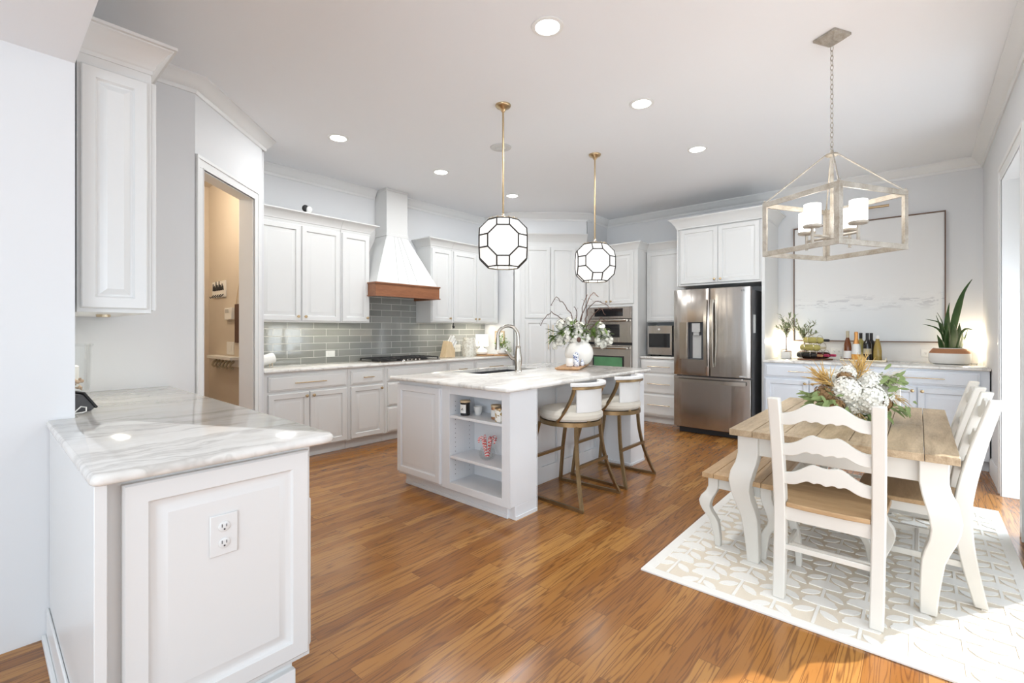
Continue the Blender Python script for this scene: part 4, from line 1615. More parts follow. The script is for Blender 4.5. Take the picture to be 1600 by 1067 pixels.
t = thing('knife_block', 'light wood knife block with white-handled knives right of the cooktop', 'knife block', (4.44, 5.10, .9262))
poly = [(-.10, 0), (.10, 0), (.10, .09), (.035, .215), (-.035, .235)]
MB().prism(poly, -.055, .055, Matrix.Rotation(R(90), 4, 'X')).build('block', 'knife_wood', t, bevel=.004)
kv = 0
for a in range(3):
    for b in range(2):
        M = Matrix.Translation((.030 + .024 * a, -.03 + .055 * b, .205 - .04 * a)) @ Matrix.Rotation(R(32), 4, 'Y')
        MB().box(-.012, .012, -.013, .013, -.02, .12, M).build('knife_handle', 'label_white', t, bevel=.004)

outlet('electrical_outlet', 'white outlet on the grey tiles left of the cooktop', (2.795, YA - .009, 1.03), 0, .118, .075, True, 'switch')
outlet('electrical_outlet', 'cream outlet on the grey tiles beside the faceted pitcher', (4.85, YA - .009, 1.04), 0, .115, .11, True, 'duplex', 'label_white')
t = thing('cabinet_camera', 'small black and white camera on top of the wall cabinet', 'camera', (2.35, 4.985, 2.576))
MB().lathe([(.03, 0), (.03, .006), (.022, .012), (.012, .016)], 16).build('base', 'white_plastic', t)
MB().ball((.014, -.014, .040), .034, (1, .8, 1.1)).build('white_shell', 'white_plastic', t)
MB().ball((-.014, .010, .052), .038, (1, .8, 1)).build('black_lens_cap', 'ink', t)

# white drum ornament on a thin gold stand
t = thing('drum_ornament', 'white drum-shaped ornament with patterned round face on a gold stand', 'ornament', (1.99, 5.10, .9262))
M = Matrix.Rotation(R(90), 4, 'Y') @ Matrix.Identity(4)
MB().lathe([(.05, -.11), (.055, -.10), (.055, .055), (.052, .06), (.001, .06)], 28, (0, 0, .085), Matrix.Rotation(R(75), 4, 'Y')).build('drum', 'white_ceramic', t)
rs = MB()
Mx = Matrix.Translation((0, 0, .085)) @ Matrix.Rotation(R(75), 4, 'Y')
for q in range(8):
    a = 2 * pi * q / 8
    rs.tube([Mx @ Vector((.012 * cos(a), .012 * sin(a), .0605)), Mx @ Vector((.032 * cos(a + .25), .032 * sin(a + .25), .0605)), Mx @ Vector((.036 * cos(a - .2), .036 * sin(a - .2), .0605))], .0015, 5)
rs.build('face_pattern', 'light_grey', t)
MB().cyl((.03, -.03, 0), (.03, -.03, .05), .003).cyl((.03, .03, 0), (.03, .03, .05), .003).cyl((-.06, 0, 0), (-.06, 0, .06), .003).build('stand', 'brass', t)

t = thing('pitcher', 'cream pitcher with pressed diamond facets beside the small lamp', 'pitcher', (4.83, 5.06, .9262))
pm = MB()
prof = [(.075, .0), (.078, .012), (.080, .05), (.090, .07)]
ls = []
n = 24
rows = 17
for j in range(rows):
    q = j / (rows - 1)
    r_ = .082 + .028 * sin(pi * (.12 + .8 * q)) - .012 * q
    z = .0 + .28 * q
    ls.append([Vector(((r_ + (.006 if (i + j) % 2 else -.003)) * cos(2 * pi * i / n), (r_ + (.006 if (i + j) % 2 else -.003)) * sin(2 * pi * i / n), z)) for i in range(n)])
pm.loops(ls)
pm.build('body', 'gem_ceramic', t, ang=1)
MB().tube([(.085, -.03, .25), (.14, -.05, .23), (.15, -.055, .15), (.10, -.035, .07)], .009, 8).build('handle', 'gem_ceramic', t)
MB().loops([[(-.10, -.02, .25), (-.08, .03, .25), (-.07, .0, .21)], [(-.135, -.005, .285), (-.13, .008, .285), (-.125, .0, .275)]]).build('spout', 'gem_ceramic', t)

tag(MB().lathe([(.001, 0), (.14, 0), (.145, .006), (.145, .014), (.14, .018), (.001, .018)], 32).build('serving_board', 'board_wood', loc=(5.15, 5.03, .9262)), 'round brown wood board under the small white lamp', 'board')
tag(MB().lathe([(.001, 0), (.13, 0), (.135, .006), (.135, .014), (.13, .018), (.001, .018)], 32).build('serving_board', 'board_wood', loc=(5.29, 4.81, .9262)), 'round brown wood board under the white ivy pot', 'board')
t = thing('table_lamp', 'small lit table lamp with white drum shade on the range wall counter', 'lamp', (5.10, 5.06, .9445))
MB().lathe([(.05, 0), (.085, .01), (.092, .035), (.075, .07), (.03, .10), (.012, .115), (.012, .13)], 24).build('base', 'white_ceramic', t)
MB().lathe([(.098, .125), (.094, .30), (.091, .30), (.095, .125)], 28, cap0=False, cap1=False).build('lamp_shade', 'lamp_white', t)
t = thing('potted_plant', 'trailing bright green plant in a white pot beside the small lamp', 'plant', (5.27, 4.80, .9445))
MB().lathe([(.04, 0), (.072, .025), (.078, .06), (.062, .095), (.058, .10), (.055, .092), (.001, .088)], 24).build('pot', 'white_ceramic', t)
lv = MB()
for k in range(190):
    a = random.uniform(0, 2 * pi)
    r_ = random.uniform(.0, .11)
    z = .10 + random.uniform(0, .19) * (1 - r_ / .16) + .03
    if random.random() < .22:
        r_ = random.uniform(.08, .13)
        z = random.uniform(-.0, .12)
        a = random.uniform(-1.6, .6)
    lv.leaf((r_ * cos(a), r_ * sin(a), z), (cos(a + random.uniform(-.8, .8)), sin(a + random.uniform(-.8, .8)), random.uniform(-.5, 1.)), (0, 0, 1), random.uniform(.03, .055), random.uniform(.012, .02))
lv.build('foliage', 'bright_leaf', t, ang=180)
sm_ = MB()
for k in range(14):
    a = k * .45
    sm_.tube([(0, 0, .08), (.03 * cos(a), .03 * sin(a), .16), (.09 * cos(a), .09 * sin(a), .20)], .002, 4)
sm_.build('stems', 'leaf_green', t)

t = thing('wall_plaque', 'ornate pale wood framed plaque with a round brass disc beside the pantry', 'plaque', (5.448, 5.0, 1.12), RC)
MB().box(-.085, .085, -.012, 0, 0, .16).build('back_plate', 'label_white', t)
MB().box(-.10, -.08, -.018, 0, -.01, .17).box(.08, .10, -.018, 0, -.01, .17).box(-.10, .10, -.018, 0, -.02, 0).box(-.10, .10, -.018, 0, .16, .18).ball((0, -.01, .185), .03, (1.6, .4, 1)).build('carved_frame', 'knife_wood', t, bevel=.003)
MB().lathe([(.001, .0), (.034, .0), (.034, .008), (.02, .018), (.001, .02)], 20, (-.035, -.012, .06), Matrix.Rotation(R(90), 4, 'X')).build('brass_disc', 'brass', t)
t = thing('cord_hook', 'small black cord end hanging below the corner wall cabinet', 'cord', (4.52, 5.06, 1.33))
MB().cyl((0, 0, .088), (0, 0, .045), .006).ball((.004, 0, .03), .018, (1, .8, 1.1)).tube([(-.006, 0, .04), (-.025, 0, .045)], .006, 6).build('cord_body', 'ink', t)
# lights under the upper cabinets
for x, wd, p in ((2.45, 1.2, 1.8), (4.25, .25, .4), (5.0, .75, 1.3)):
    area('under_cabinet_light', (x, 5.18, 1.395 if x < 3 else 1.415), (0, 0, 0), wd, .03, p, (1, .93, .78))

# ------------------------------------------------------------------ things on the island
Mb = Matrix.Rotation(R(-2), 4, 'Z')
t = thing('serving_board', 'chamfered rectangular wood board under the white vase on the island', 'board', (4.03, 2.685, .9262), R(24))
MB().loops([[(-.31, -.105, 0), (.31, -.105, 0), (.31, .105, 0), (-.31, .105, 0)], [(-.325, -.12, .012), (.325, -.12, .012), (.325, .12, .012), (-.325, .12, .012)], [(-.325, -.12, .022), (.325, -.12, .022), (.325, .12, .022), (-.325, .12, .022)]]).build('board_slab', 'board_wood', t)
tag(MB().lathe([(.06, 0), (.085, .006), (.12, .035), (.143, .08), (.150, .125), (.140, .175), (.112, .22), (.075, .245), (.062, .255), (.060, .29), (.066, .30), (.061, .30), (.055, .29), (.055, .25), (.04, .24), (.001, .235)], 48).build('vase', 'matte_ceramic', loc=(4.17, 2.70, .9485)), 'large round white ceramic vase on the island board', 'vase')
t = thing('flower_arrangement', 'white wisteria and curly willow branches in the round island vase', 'flowers', (4.17, 2.70, 1.19))
for pth in ([(-.02, 0), (-.06, .18), (-.09, .30), (-.17, .42), (-.24, .47), (-.30, .38)], [(-.02, 0), (-.10, .16), (-.2, .25), (-.29, .31), (-.36, .26), (-.40, .17)],
            [(0, 0), (.0, .18), (.05, .33), (.10, .46), (.16, .53), (.20, .47)], [(.01, 0), (.06, .2), (.10, .34), (.17, .43), (.26, .42), (.33, .34)],
            [(0, 0), (-.03, .2), (-.01, .32), (-.05, .37)], [(.02, 0), (.10, .18), (.16, .30), (.22, .36), (.27, .28)], [(.02, 0), (.13, .16), (.24, .25), (.30, .22)], [(-.01, 0), (.03, .25), (.04, .40), (.09, .50)]):
    br = MB()
    q = [sp(a, b, random.uniform(-.05, .05)) for a, b in pth]
    # subdivide with wiggle
    fine = []
    for a, b in zip(q, q[1:]):
        for s_ in range(3):
            fine.append(a.lerp(b, s_ / 3) + Vector((random.uniform(-1, 1), random.uniform(-1, 1), random.uniform(-1, 1))) * .009)
    fine.append(q[-1])
    m_ = len(fine)
    br.tube(fine, [.0052 * (1 - .65 * i_ / m_) + .001 for i_ in range(m_)], 5)
    for k in range(m_ // 3, m_, 2):
        a = fine[k]
        d = Vector((random.uniform(-1, 1), random.uniform(-1, 1), random.uniform(-.3, 1))) * .035
        br.tube([a, a + d, a + d * 1.6 + Vector((0, 0, -.02))], [.0018, .0013, .0006], 4)
    br.build('branch', 'bark', t, ang=180)
for c, r, n_, drop in (((-.19, .19), .05, 60, .05), ((-.13, .08), .055, 70, .07), ((.0, .14), .065, 90, .06), ((-.04, .05), .065, 90, .05), ((.08, .07), .04, 50, .08), ((.23, .15), .05, 60, .06), ((.29, .06), .045, 50, .08), ((.20, .03), .04, 40, .06), ((-.20, .05), .05, 45, .10), ((-.11, .22), .04, 40, .03), ((-.25, -.01), .03, 26, .05), ((.25, -.02), .03, 26, .04), ((.33, .02), .025, 22, .04)):
    mb = MB()
    for k in range(int(n_ * 1.5)):
        d = Vector((random.gauss(0, 1), random.gauss(0, 1), random.gauss(0, 1))).normalized()
        p = sp(c[0], c[1], random.uniform(-.04, .02)) + Vector((d.x * r, d.y * r, d.z * (r + drop * .5) - drop * .3)) * random.uniform(.5, 1)
        mb.floret(p, d, .0185)
    mb.build('blossom_cluster', 'petal_white', t, ang=180)
lf = MB()
for k in range(120):
    u = random.uniform(-.27, .30)
    p = sp(u, random.uniform(.02, .2) * (1 - abs(u)), random.uniform(-.08, .08))
    lf.leaf(p, sp(u * 2 + random.uniform(-.4, .4), random.uniform(-.4, .6), random.uniform(-.4, .4)), (0, 0, 1), random.uniform(.06, .10), random.uniform(.036, .055))
lf.build('leaves', 'leaf_green', t, ang=180)
st = MB()
for k in range(6):
    st.cyl(sp(0, -.0) * .2, sp(.1 * cos(k), .1, .1 * sin(k)), .003, n=6)
st.build('stems', 'leaf_green', t)
t = thing('pinecone', 'dark pinecone ornament at the rim of the round island vase', 'pinecone', (4.06, 2.63, 1.185))
MB().ball((0, 0, .03), .024, (1, 1, 1.15), 10, 8).build('cone_body', 'bark', t, ang=1)

tag(MB().lathe([(.022, 0), (.034, .008), (.038, .05), (.036, .085), (.032, .085), (.033, .05), (.001, .045)], 20).build('candle_cup', 'white_ceramic', loc=(3.885, 2.625, .9485)), 'small cream cup in front of the blue and white figurine', 'cup')
t = thing('dog_figurine', 'blue and white ceramic figurine with dark eyes leaning at the vase', 'figurine', (3.985, 2.615, .9485))
MB().lathe([(.03, 0), (.036, .01), (.034, .05), (.024, .085), (.022, .095)], 18).build('body', 'blue_white', t)
MB().ball((0, 0, .115), .03, (1.1, 1, .9), 14, 10).ball((-.032, 0, .10), .014, (.7, 1, 1.5)).ball((.032, 0, .10), .014, (.7, 1, 1.5)).ball((-.02, -.02, .105), .015).build('head', 'blue_white', t)
MB().ball(sp(-.012, .128, -.026), .005).ball(sp(.010, .122, -.028), .006).build('eyes', 'ink', t)
t = thing('ginger_jar', 'tiny blue and white lidded jar right of the blue figurine', 'jar', (4.075, 2.60, .9485))
MB().lathe([(.016, 0), (.022, .01), (.022, .03), (.014, .042), (.012, .046)], 16).build('jar_body', 'blue_white', t)
MB().lathe([(.014, .046), (.014, .052), (.006, .058), (.006, .066), (.001, .07)], 16).build('lid', 'blue_white', t)

# things on the island shelves
SZ = .6635
t = thing('candle', 'dark jar candle with wooden lid and white label on the island shelf', 'candle', (2.455, 2.615, SZ))
MB().lathe([(.034, 0), (.037, .004), (.037, .095), (.034, .098)], 24).build('jar', 'black_glass', t)
MB().lathe([(.036, .098), (.039, .100), (.039, .112), (.036, .114), (.001, .114)], 24).build('lid', 'knife_wood', t)
pl = MB()
ls = []
for k in range(9):
    a = R(150 + 10.5 * k)
    ls.append([(.0376 * cos(a), .0376 * sin(a), .02), (.0376 * cos(a), .0376 * sin(a), .085), (.0366 * cos(a), .0366 * sin(a), .085), (.0366 * cos(a), .0366 * sin(a), .02)])
pl.loops(ls)
lb_ = pl.build('paper_label', 'label_white', t)
ik = MB()
a0 = R(192)
for k, (z, h_) in enumerate(((.048, .006), (.055, .004), (.044, .004))):
    a = a0 + (k - 1) * .12
    ik.box(-.0015, .0015, -.006 + .002 * k, .006 - .001 * k, -h_ / 2, h_ / 2, Matrix.Translation((.0376 * cos(a), .0376 * sin(a), z)) @ Matrix.Rotation(a, 4, 'Z') @ Matrix.Rotation(.6, 4, 'X'))
ik.build('label_mark', 'ink', lb_)
tag(MB().lathe([(.022, 0), (.025, .003), (.036, .065), (.033, .065), (.023, .01), (.001, .008)], 20).build('votive_cup', 'white_ceramic', loc=(2.53, 2.55, SZ)), 'small plain white votive cup beside the dark jar candle', 'cup')
t = thing('candle', 'white-labelled candle jar with wooden lid at right of the island shelf', 'candle', (2.50, 2.335, SZ))
MB().lathe([(.034, 0), (.036, .004), (.036, .085), (.034, .088)], 24).build('jar', 'copper_foil', t)
MB().lathe([(.0368, .018), (.0368, .068)], 24, cap0=False, cap1=False).build('paper_label', 'label_white', t)
MB().lathe([(.038, .088), (.038, .102), (.035, .104), (.001, .104)], 24).build('lid', 'knife_wood', t)
t = thing('candle', 'gold leaf patterned candle jar with gold rim on the island shelf', 'candle', (2.445, 2.245, SZ))
MB().lathe([(.032, 0), (.036, .004), (.037, .085), (.035, .088)], 24).build('jar', 'gold_leaf_pattern', t)
MB().lathe([(.037, .088), (.037, .097), (.034, .099), (.001, .099)], 24).build('lid', 'brass', t)
SZ2 = .3535
tag(MB().lathe([(.03, 0), (.048, .008), (.062, .035), (.060, .06), (.048, .083), (.050, .088), (.046, .088), (.044, .082), (.056, .06), (.058, .035), (.044, .012), (.001, .008)], 28).build('glass_bowl', 'glass', loc=(2.49, 2.415, SZ2)), 'clear round glass bowl of candy canes on the island shelf', 'bowl')


def candy(c, a, lean, tall, hook):
    p = [Vector((0, 0, 0))]
    for k in range(1, 6):
        p.append(Vector((0, 0, tall * k / 5)))
    for k in range(1, 8):
        b = pi * k / 7
        p.append(Vector((.016 - .016 * cos(b), 0, tall + .016 * sin(b))))
    p.append(p[-1] + Vector((0, 0, -hook)))
    M = Matrix.Translation(c) @ Matrix.Rotation(a, 4, 'Z') @ Matrix.Rotation(lean, 4, 'Y')
    return MB().tube([M @ q for q in p], .0062, 7)


for k in range(8):
    a = k * 2 * pi / 8 + .3
    o = candy((0, 0, 0), a, .16 + .05 * (k % 3), .125 + .012 * (k % 2), .016).build('candy_cane', 'candy_stripe', loc=(2.49 + .010 * cos(a), 2.415 + .010 * sin(a), SZ2 + .022))
    tag(o, 'red and white striped candy cane in the glass bowl on the island shelf', 'candy cane', 'candy canes in the glass bowl')

# ------------------------------------------------------------------ peninsula things
t = thing('glass_jar', 'tall clear glass jar of shells with a white candle on the peninsula', 'jar', (.325, 3.25, .9272))
MB().lathe([(.05, 0), (.06, .004), (.062, .05), (.066, .09), (.070, .30), (.078, .305), (.078, .315), (.066, .315), (.062, .09), (.058, .075), (.001, .07)], 32).build('jar_glass', 'glass', t)
MB().lathe([(.033, .095), (.036, .10), (.036, .20), (.03, .205), (.001, .205)], 20, (-.015, 0, 0)).build('candle', 'wax', t)
shl = MB()
for k in range(42):
    a = random.uniform(0, 6.28)
    r_ = random.uniform(.0, .047)
    z = random.uniform(.085, .145)
    M = Matrix.Translation((r_ * cos(a), r_ * sin(a), z)) @ Matrix.Rotation(random.uniform(0, 6), 4, 'Z') @ Matrix.Rotation(random.uniform(0, 3), 4, 'X')
    pr_ = [(.001, -.012), (.007, -.006), (.010, 0), (.006, .006), (.001, .016)]
    shl.loops([[M @ Vector((r2 * cos(2 * pi * i_ / 7), r2 * sin(2 * pi * i_ / 7), z2)) for i_ in range(7)] for r2, z2 in pr_])
shl.build('seashells', 'shell_brown', t)['kind'] = 'stuff'
t = thing('smart_display', 'black wedge-shaped smart display on the peninsula behind the wall edge', 'display', (.315, 3.05, .9272), R(15))
MB().prism([(-.06, 0), (.030, 0), (.045, .012), (.0, .078), (-.02, .082)], -.07, .07, Matrix.Rotation(R(90), 4, 'X')).build('body', 'dark_grey', t, bevel=.003)
MB().prism([(.047, .008), (.055, .014), (.004, .092), (-.005, .088)], -.075, .075, Matrix.Rotation(R(90), 4, 'X')).build('screen', 'ink', t, bevel=.002)
tag(MB().tube([(.295, 2.93, .932), (.32, 2.945, .955), (.338, 2.94, .95), (.335, 2.92, .934), (.32, 2.91, .931), (.297, 2.905, .931)], .003, 8).build('power_cord', 'white_plastic'), 'white power cord looping beside the black display on the peninsula', 'cord')
area('under_cabinet_light', (.43, 3.3, 1.375), (0, 0, 0), .05, .3, .9, (1, .94, .78))

# ------------------------------------------------------------------ hall things (on the hall wall facing the kitchen)
HX = 1.70
t = thing('key_rack', 'white key rack with black lettering and hooks on the hall wall', 'key rack', (HX, 5.60, 1.66), RC)
MB().box(-.20, .20, -.014, 0, 0, .17).build('board', 'label_white', t, bevel=.002)
lt = MB()
x = -.16
for k, (hh, wd) in enumerate(((.07, .035), (.05, .03), (.09, .03), (.05, .04), (.09, .03), (.05, .035), (.06, .03))):
    lt.tube([(x, -.016, .075), (x + .008, -.016, .075 + hh), (x + .018, -.016, .08), (x + wd, -.016, .075 + hh * .6), (x + wd + .012, -.016, .072)], .007, 5)
    x += .046
lt.build('lettering', 'ink', t)
for k in range(5):
    xx = -.15 + .075 * k
    MB().tube([(xx, -.014, .03), (xx, -.03, .01), (xx, -.045, -.005), (xx, -.05, .012)], .005, 6).build('hook', 'ink', t)
t = thing('thermostat', 'white alarm keypad with grey screen on the hall wall', 'thermostat', (HX, 5.27, 1.42), RC)
MB().box(-.10, .10, -.03, 0, 0, .12).build('case', 'white_plastic', t, bevel=.004)
MB().box(-.075, .02, -.033, -.03, .07, .105).build('screen', 'light_grey', t)
t = thing('hanging_sign', 'dark wood sign hanging by a string on the hall wall', 'sign', (HX, 5.02, 1.19), RC)
MB().box(-.11, .12, -.014, 0, 0, .38).build('board', 'bark', t, bevel=.002)
MB().tube([(-.09, -.008, .38), (.005, -.006, .62), (.11, -.008, .38)], .003, 6).build('string', 'knife_wood', t)
outlet('light_switch', 'white switch plate above the shelf on the hall wall', (HX, 5.28, 1.13), RC, .20, .13, False, 'switch')
t = thing('hook_shelf', 'cream shelf with a row of hooks on the hall wall', 'shelf', (HX, 5.62, .95), RC)
MB().box(-.06, .62, -.10, 0, .07, .10).box(-.04, .60, -.02, 0, 0, .07).build('shelf_board', 'label_white', t, bevel=.003)
for k in range(6):
    xx = .0 + .10 * k
    MB().tube([(xx, -.02, .055), (xx, -.05, .03), (xx, -.065, .0), (xx, -.05, -.02), (xx, -.03, -.01)], .012, 8).build('hook', 'label_tan', t)
point('added_hall_fill', (1.0, 5.0, 2.6), 16, (1, .86, .68), .1)  # fill light added to brighten the hall, no fixture is modelled

# ------------------------------------------------------------------ things on and above the buffet
BZ_ = .9652
t = thing('painting', 'large pale abstract seascape painting in a thin frame above the buffet', 'painting', (XC, .495, 1.178))
MB().box(-.03, -.004, -.70, .70, .012, 1.412).build('canvas', 'abstract_canvas', t)
fr = MB().box(-.042, 0, -.712, -.703, 0, 1.425).box(-.042, 0, .703, .712, 0, 1.425).box(-.042, 0, -.702, .702, 0, .011).box(-.042, 0, -.702, .702, 1.414, 1.425)
fr.build('frame', 'walnut', t)
t = thing('picture_light', 'slim brass picture light above the abstract painting', 'picture light', (XC, .495, 2.72))
MB().cyl((-.13, -.24, 0), (-.13, .24, 0), .014).build('lamp_tube', 'brass', t)
MB().tube([(0, 0, .0), (-.06, 0, .03), (-.13, 0, .01)], .007, 8).lathe([(.03, 0), (.03, .012), (.02, .016)], 18, (0, 0, 0), Matrix.Rotation(R(-90), 4, 'Y')).build('arm', 'brass', t)
outlet('electrical_outlet', 'white double outlet behind the wine bottles on the buffet wall', (XC, .755, 1.06), RC, .115, .075, True)
outlet('electrical_outlet', 'white double outlet left of the snake plant on the buffet wall', (XC, -.085, 1.06), RC, .14, .085, True)

# uplights hidden behind the plants
t = thing('table_lamp', 'small domed white uplight behind the snake plant pot', 'lamp', (6.73, -.40, BZ_))
MB().lathe([(.05, 0), (.058, .01), (.058, .11), (.05, .145), (.03, .165), (.022, .168)], 24).build('shade_body', 'white_ceramic', t)
MB().lathe([(.022, .168), (.018, .172), (.001, .172)], 20).build('lamp_lens', 'lamp_white', t)
ft = MB()
for k in range(6):
    a = k * pi / 3
    ft.ball((.05 * cos(a), .05 * sin(a), .006), .006, n=8, m=6)
ft.build('bead_feet', 'bark', t)
point('uplight_lamp', (6.72, -.42, 1.19), 2.6, (1, .84, .6), .02)
t = thing('table_lamp', 'small lit uplight behind the olive trees against the fridge panel', 'lamp', (6.74, 1.30, BZ_))
MB().lathe([(.03, 0), (.04, .01), (.04, .10), (.034, .12), (.03, .122)], 20).build('shade_body', 'white_ceramic', t)
MB().lathe([(.03, .122), (.02, .126), (.001, .126)], 20).build('lamp_lens', 'lamp_white', t)
point('uplight_lamp', (6.74, 1.31, 1.17), 2.2, (1, .86, .64), .02)

# olive trees


def olive(label, loc, h, spread, nl, pot):
    t = thing('olive_tree', label, 'plant', loc, 0, 'potted olive trees on the buffet')
    if pot:
        MB().box(-.05, .05, -.05, .05, 0, .085).build('pot', 'white_ceramic', t, bevel=.005)
    else:
        MB().lathe([(.04, 0), (.05, .005), (.052, .07), (.048, .075), (.001, .07)], 20).build('pot', 'white_ceramic', t)
    MB().lathe([(.001, .08), (.052, .082), (.055, .088), (.045, .094), (.001, .098)], 14).build('soil', 'dark_board', t)
    tr = MB()
    tr.tube([(0, 0, .085), (.004, .002, h * .4), (0, -.003, h * .62)], [.006, .005, .004], 6)
    lv = MB()
    for k in range(11):
        a = k * 2.4
        top = Vector((spread * cos(a) * random.uniform(.4, 1), spread * sin(a) * random.uniform(.4, 1), h * random.uniform(.62, 1.0)))
        b = Vector((0, 0, h * (.42 + .02 * k)))
        mid = b.lerp(top, .5) + Vector((0, 0, .02))
        tr.tube([b, mid, top], [.003, .002, .001], 5)
        for j in range(nl):
            q = (j + 1) / nl
            p = b.lerp(mid, q * 2) if q < .5 else mid.lerp(top, q * 2 - 1)
            d = (top - b).normalized() + Vector((random.uniform(-1, 1), random.uniform(-1, 1), random.uniform(-.6, .8)))
            lv.leaf(p, d, (0, 0, 1), random.uniform(.045, .07), random.uniform(.013, .019), .15, 3)
    tr.build('trunk', 'bark', t, ang=180)
    lv.build('foliage', 'olive_leaf', t, ang=180)


olive('taller potted olive tree in a square white pot beside the fridge panel', (6.62, 1.245, BZ_), .56, .125, 13, True)
olive('shorter potted olive tree behind the wine rack', (6.66, 1.06, BZ_), .47, .15, 14, False)

# snake plant
t = thing('snake_plant', 'snake plant in a white bowl planter with terracotta rim on the buffet', 'plant', (6.58, -.235, BZ_))
MB().lathe([(.11, 0), (.148, .008), (.162, .03), (.162, .105), (.158, .112)], 36, cap1=False).build('pot', 'white_ceramic', t)
MB().lathe([(.158, .112), (.158, .116), (.130, .158), (.124, .162)], 36, cap0=False, cap1=False).build('terracotta_band', 'terracotta', t)
MB().lathe([(.128, .158), (.122, .166), (.110, .166), (.110, .140), (.001, .138)], 36, cap0=False).build('pot_rim', 'white_ceramic', t)


def blade(pts, W, name='leaf'):
    mb = MB()
    P = [sp(u, v_, d) for u, v_, d in pts]
    m_ = len(P)
    fine, ws = [], []
    for i_ in range(m_ - 1):
        for s_ in range(4):
            q = s_ / 4
            p0, p1, p2, p3 = P[max(i_ - 1, 0)], P[i_], P[i_ + 1], P[min(i_ + 2, m_ - 1)]
            fine.append(.5 * ((2 * p1) + (p2 - p0) * q + (2 * p0 - 5 * p1 + 4 * p2 - p3) * q * q + (3 * p1 - p0 - 3 * p2 + p3) * q ** 3))
    fine.append(P[-1])
    n_ = len(fine)
    ls = []
    tw = random.uniform(-.22, .22)
    for i_, p in enumerate(fine):
        q = i_ / (n_ - 1)
        wd = W * .5 * (.55 + .45 * sin(pi * min(1, q * 1.3))) * (1 - max(0, (q - .55) / .45) ** 1.6) + .0008
        d = (fine[min(i_ + 1, n_ - 1)] - fine[max(i_ - 1, 0)]).normalized()
        s_ = d.cross(-fwv)
        if s_.length < 1e-3:
            s_ = rtv.copy()
        s_.normalize()
        nr = s_.cross(d).normalized()
        s_ = s_ * cos(tw) + nr * sin(tw)
        nr = s_.cross(d).normalized()
        ls.append([p - s_ * wd, p - nr * .003 + nr * wd * .12, p + s_ * wd, p + nr * .003 + nr * wd * .12])
    mb.loops(ls)
    mb.build(name, 'dark_leaf', t, ang=60)


for pts, W in (([(0.02, .14, 0), (.05, .33, .02), (.10, .55, .02), (.155, .74, .01), (.235, .875, 0)], .075),
               ([(-.02, .14, 0), (-.025, .35, .0), (-.02, .50, 0), (.0, .63, 0)], .062),
               ([(-.03, .14, -.02), (-.06, .25, -.03), (-.10, .36, -.04), (-.16, .43, -.05), (-.30, .46, -.06)], .030),
               ([(-.03, .14, 0), (-.08, .28, -.02), (-.16, .37, -.03), (-.31, .41, -.04)], .026),
               ([(-.04, .14, -.03), (-.065, .26, -.05), (-.075, .42, -.06)], .085),
               ([(-.06, .14, 0), (-.10, .20, -.02), (-.145, .30, -.02)], .075),
               ([(0, .14, -.05), (-.01, .28, -.07), (-.015, .42, -.06)], .12),
               ([(.04, .14, -.05), (.05, .27, -.06), (.055, .41, -.05)], .11),
               ([(.06, .14, 0), (.08, .26, 0), (.105, .42, .0)], .09),
               ([(.08, .14, -.03), (.12, .24, -.03), (.17, .36, -.02)], .032),
               ([(.02, .14, -.06), (.03, .30, -.09), (.07, .36, -.10), (.14, .35, -.11)], .03),
               ([(-.01, .14, .03), (-.06, .36, .03), (-.11, .50, .03)], .03),
               ([(-.02, .14, .04), (-.03, .40, .04), (-.09, .53, .04)], .014)):
    blade(pts, W)
MB().box(-.02, .02, -.02, .02, 0, .10, Matrix.Translation(sp(.10, .14, .06))).bm.free()

# wine tray and bottles
t = thing('tray', 'shallow gold-rimmed tray of wine bottles on the buffet', 'tray', (6.55, .475, BZ_))
MB().box(-.085, .085, -.21, .21, 0, .008).build('tray_base', 'label_tan', t, bevel=.002)
ry = MB()
for y in (-.206, .202):
    ry.box(-.085, .085, y, y + .004, .008, .045)
ry.box(-.085, -.081, -.202, .202, .008, .018).box(.081, .085, -.202, .202, .008, .018)
ry.build('rim', 'pale_brass', t)


def bottle(label, x, y, prof, mats, bands, group='wine bottles on the tray', z=BZ_ + .0085):
    t = thing('wine_bottle', label, 'bottle', (x, y, z), 0, group)
    MB().lathe(prof, 24).build('bottle_glass', mats[0], t)
    for nm, z0, z1, rr, m in bands:
        # sleeve that follows the bottle profile
        pr = []
        pts = sorted(set([z0, z1] + [q for _, q in prof if z0 < q < z1]))
        for q in pts:
            r_ = None
            for (ra, za), (rb, zb_) in zip(prof, prof[1:]):
                if za <= q <= zb_ and zb_ > za:
                    r_ = ra + (rb - ra) * (q - za) / (zb_ - za)
            pr.append(((r_ or rr) + .0008, q))
        capit = nm in ('foil', 'cap')
        if capit:
            pr.append((.001, z1 + .001))
        MB().lathe(pr, 24, cap0=False, cap1=False).build(nm, m, t)
    return t


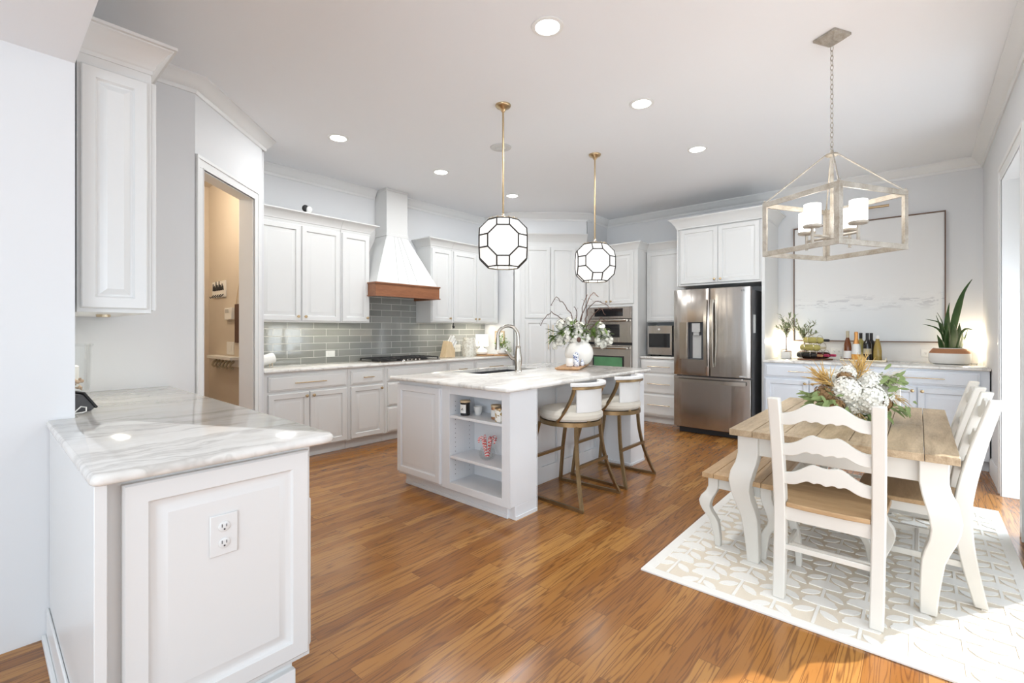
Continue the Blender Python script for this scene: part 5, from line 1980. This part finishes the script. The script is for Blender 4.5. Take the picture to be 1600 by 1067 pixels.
BUR = [(.034, 0), (.0375, .004), (.038, .03), (.038, .135), (.034, .175), (.024, .225), (.0155, .25), (.0145, .30), (.0155, .318), (.015, .330)]
CHM = [(.036, 0), (.041, .004), (.042, .03), (.042, .12), (.036, .165), (.024, .21), (.0165, .24), (.017, .285), (.0185, .295), (.0165, .315), (.012, .322)]
BDX = [(.034, 0), (.037, .004), (.0375, .03), (.0375, .185), (.034, .205), (.018, .228), (.0145, .24), (.0145, .29), (.0152, .305), (.0145, .308)]
GLD = [(.034, 0), (.037, .004), (.0385, .03), (.038, .11), (.032, .16), (.024, .20), (.016, .235), (.0145, .26), (.0125, .275), (.011, .28)]
bottle('amber wine bottle with a cream label, leftmost on the tray', 6.53, .615, BUR, ['amber_wine'], [('paper_label', .02, .105, .038, 'label_white'), ('foil', .255, .33, .015, 'label_tan')])
bottle('sparkling wine bottle with orange foil and white and orange label', 6.52, .535, CHM, ['orange_foil'], [('paper_label', .070, .185, .042, 'label_white'), ('base_label', .012, .068, .042, 'label_orange'), ('foil', .205, .322, .017, 'orange_foil')])
bottle('dark wine bottle with a tan label at the front of the tray', 6.515, .435, BDX, ['dark_wine'], [('paper_label', .075, .135, .0375, 'label_tan'), ('foil', .235, .308, .015, 'ink')])
bottle('yellow wine bottle with black top standing behind the orange one', 6.605, .500, BDX, ['yellow_wine'], [('foil', .245, .308, .015, 'ink')])
bottle('dark wine bottle with no label standing at the back of the tray', 6.600, .405, BDX, ['dark_wine'], [('foil', .235, .308, .015, 'ink')])
bottle('pale gold wine bottle at the right end of the tray', 6.52, .345, GLD, ['gold_wine'], [('foil', .245, .28, .0145, 'label_white')])

# wine rack on a board
t = thing('serving_board', 'reddish wood board under the wire wine rack on the buffet', 'board', (6.50, .925, BZ_), R(58))
MB().box(-.09, .09, -.17, .17, 0, .014).build('board_slab', 'dark_board', t, bevel=.003)
t = thing('wine_rack', 'silver wire wine rack of stacked hoops on the buffet', 'wine rack', (6.50, .925, BZ_ + .0145), R(58))
spots = [(.10, .052), (0, .052), (-.10, .052), (.05, .139), (-.05, .139), (0, .226)]
for q, (y, z) in enumerate(spots):
    for x in (-.06, .06):
        hp = MB().tube([(x, y + .049 * cos(2 * pi * k / 20), z + .049 * sin(2 * pi * k / 20)) for k in range(20)], .0022, 6, closed=True)
        hp.build('hoop', 'nickel', t)
MB().tube([(-.06, -.11, .003), (-.06, .11, .003)], .0025, 6).tube([(.06, -.11, .003), (.06, .11, .003)], .0025, 6).tube([(-.06, -.10, .003), (.06, -.10, .003)], .0025, 6).tube([(-.06, .10, .003), (.06, .10, .003)], .0025, 6).build('base_rails', 'nickel', t)
Ml = Matrix.Rotation(R(90), 4, 'X')
LY = [(.033, -.13), (.0365, -.124), (.037, .05), (.033, .08), (.016, .11), (.0142, .125), (.0142, .17), (.001, .172)]
for lab, (y, z), gm, fm in (('dark red bottle with copper neck at the left of the rack bottom row', spots[0], 'dark_wine', 'copper_foil'), ('dark red bottle with pink neck in the middle of the rack bottom row', spots[1], 'red_wine_glass', 'pink_foil'),
                            ('dark red bottle with pink neck at the right of the rack bottom row', spots[2], 'red_wine_glass', 'pink_foil'), ('clear yellow bottle lying in the second tier of the rack', spots[3], 'yellow_wine', 'label_tan'), ('clear yellow bottle with black cap on the top of the rack', spots[5], 'yellow_wine', 'ink')):
    tt = thing('wine_bottle', lab, 'bottle', (6.50 - y * sin(R(58)), .925 + y * cos(R(58)), BZ_ + .0145 + z - .010), R(58), 'wine bottles in the rack')
    Mh = Matrix.Rotation(R(-90), 4, 'X') if False else Matrix.Rotation(R(-90), 4, 'Y')
    MB().lathe(LY, 22, (0, 0, 0), Mh).build('bottle_glass', gm, tt)
    MB().lathe([(.0150, .118), (.0150, .172), (.001, .1735)], 18, (0, 0, 0), Mh, cap0=False).build('foil', fm, tt)
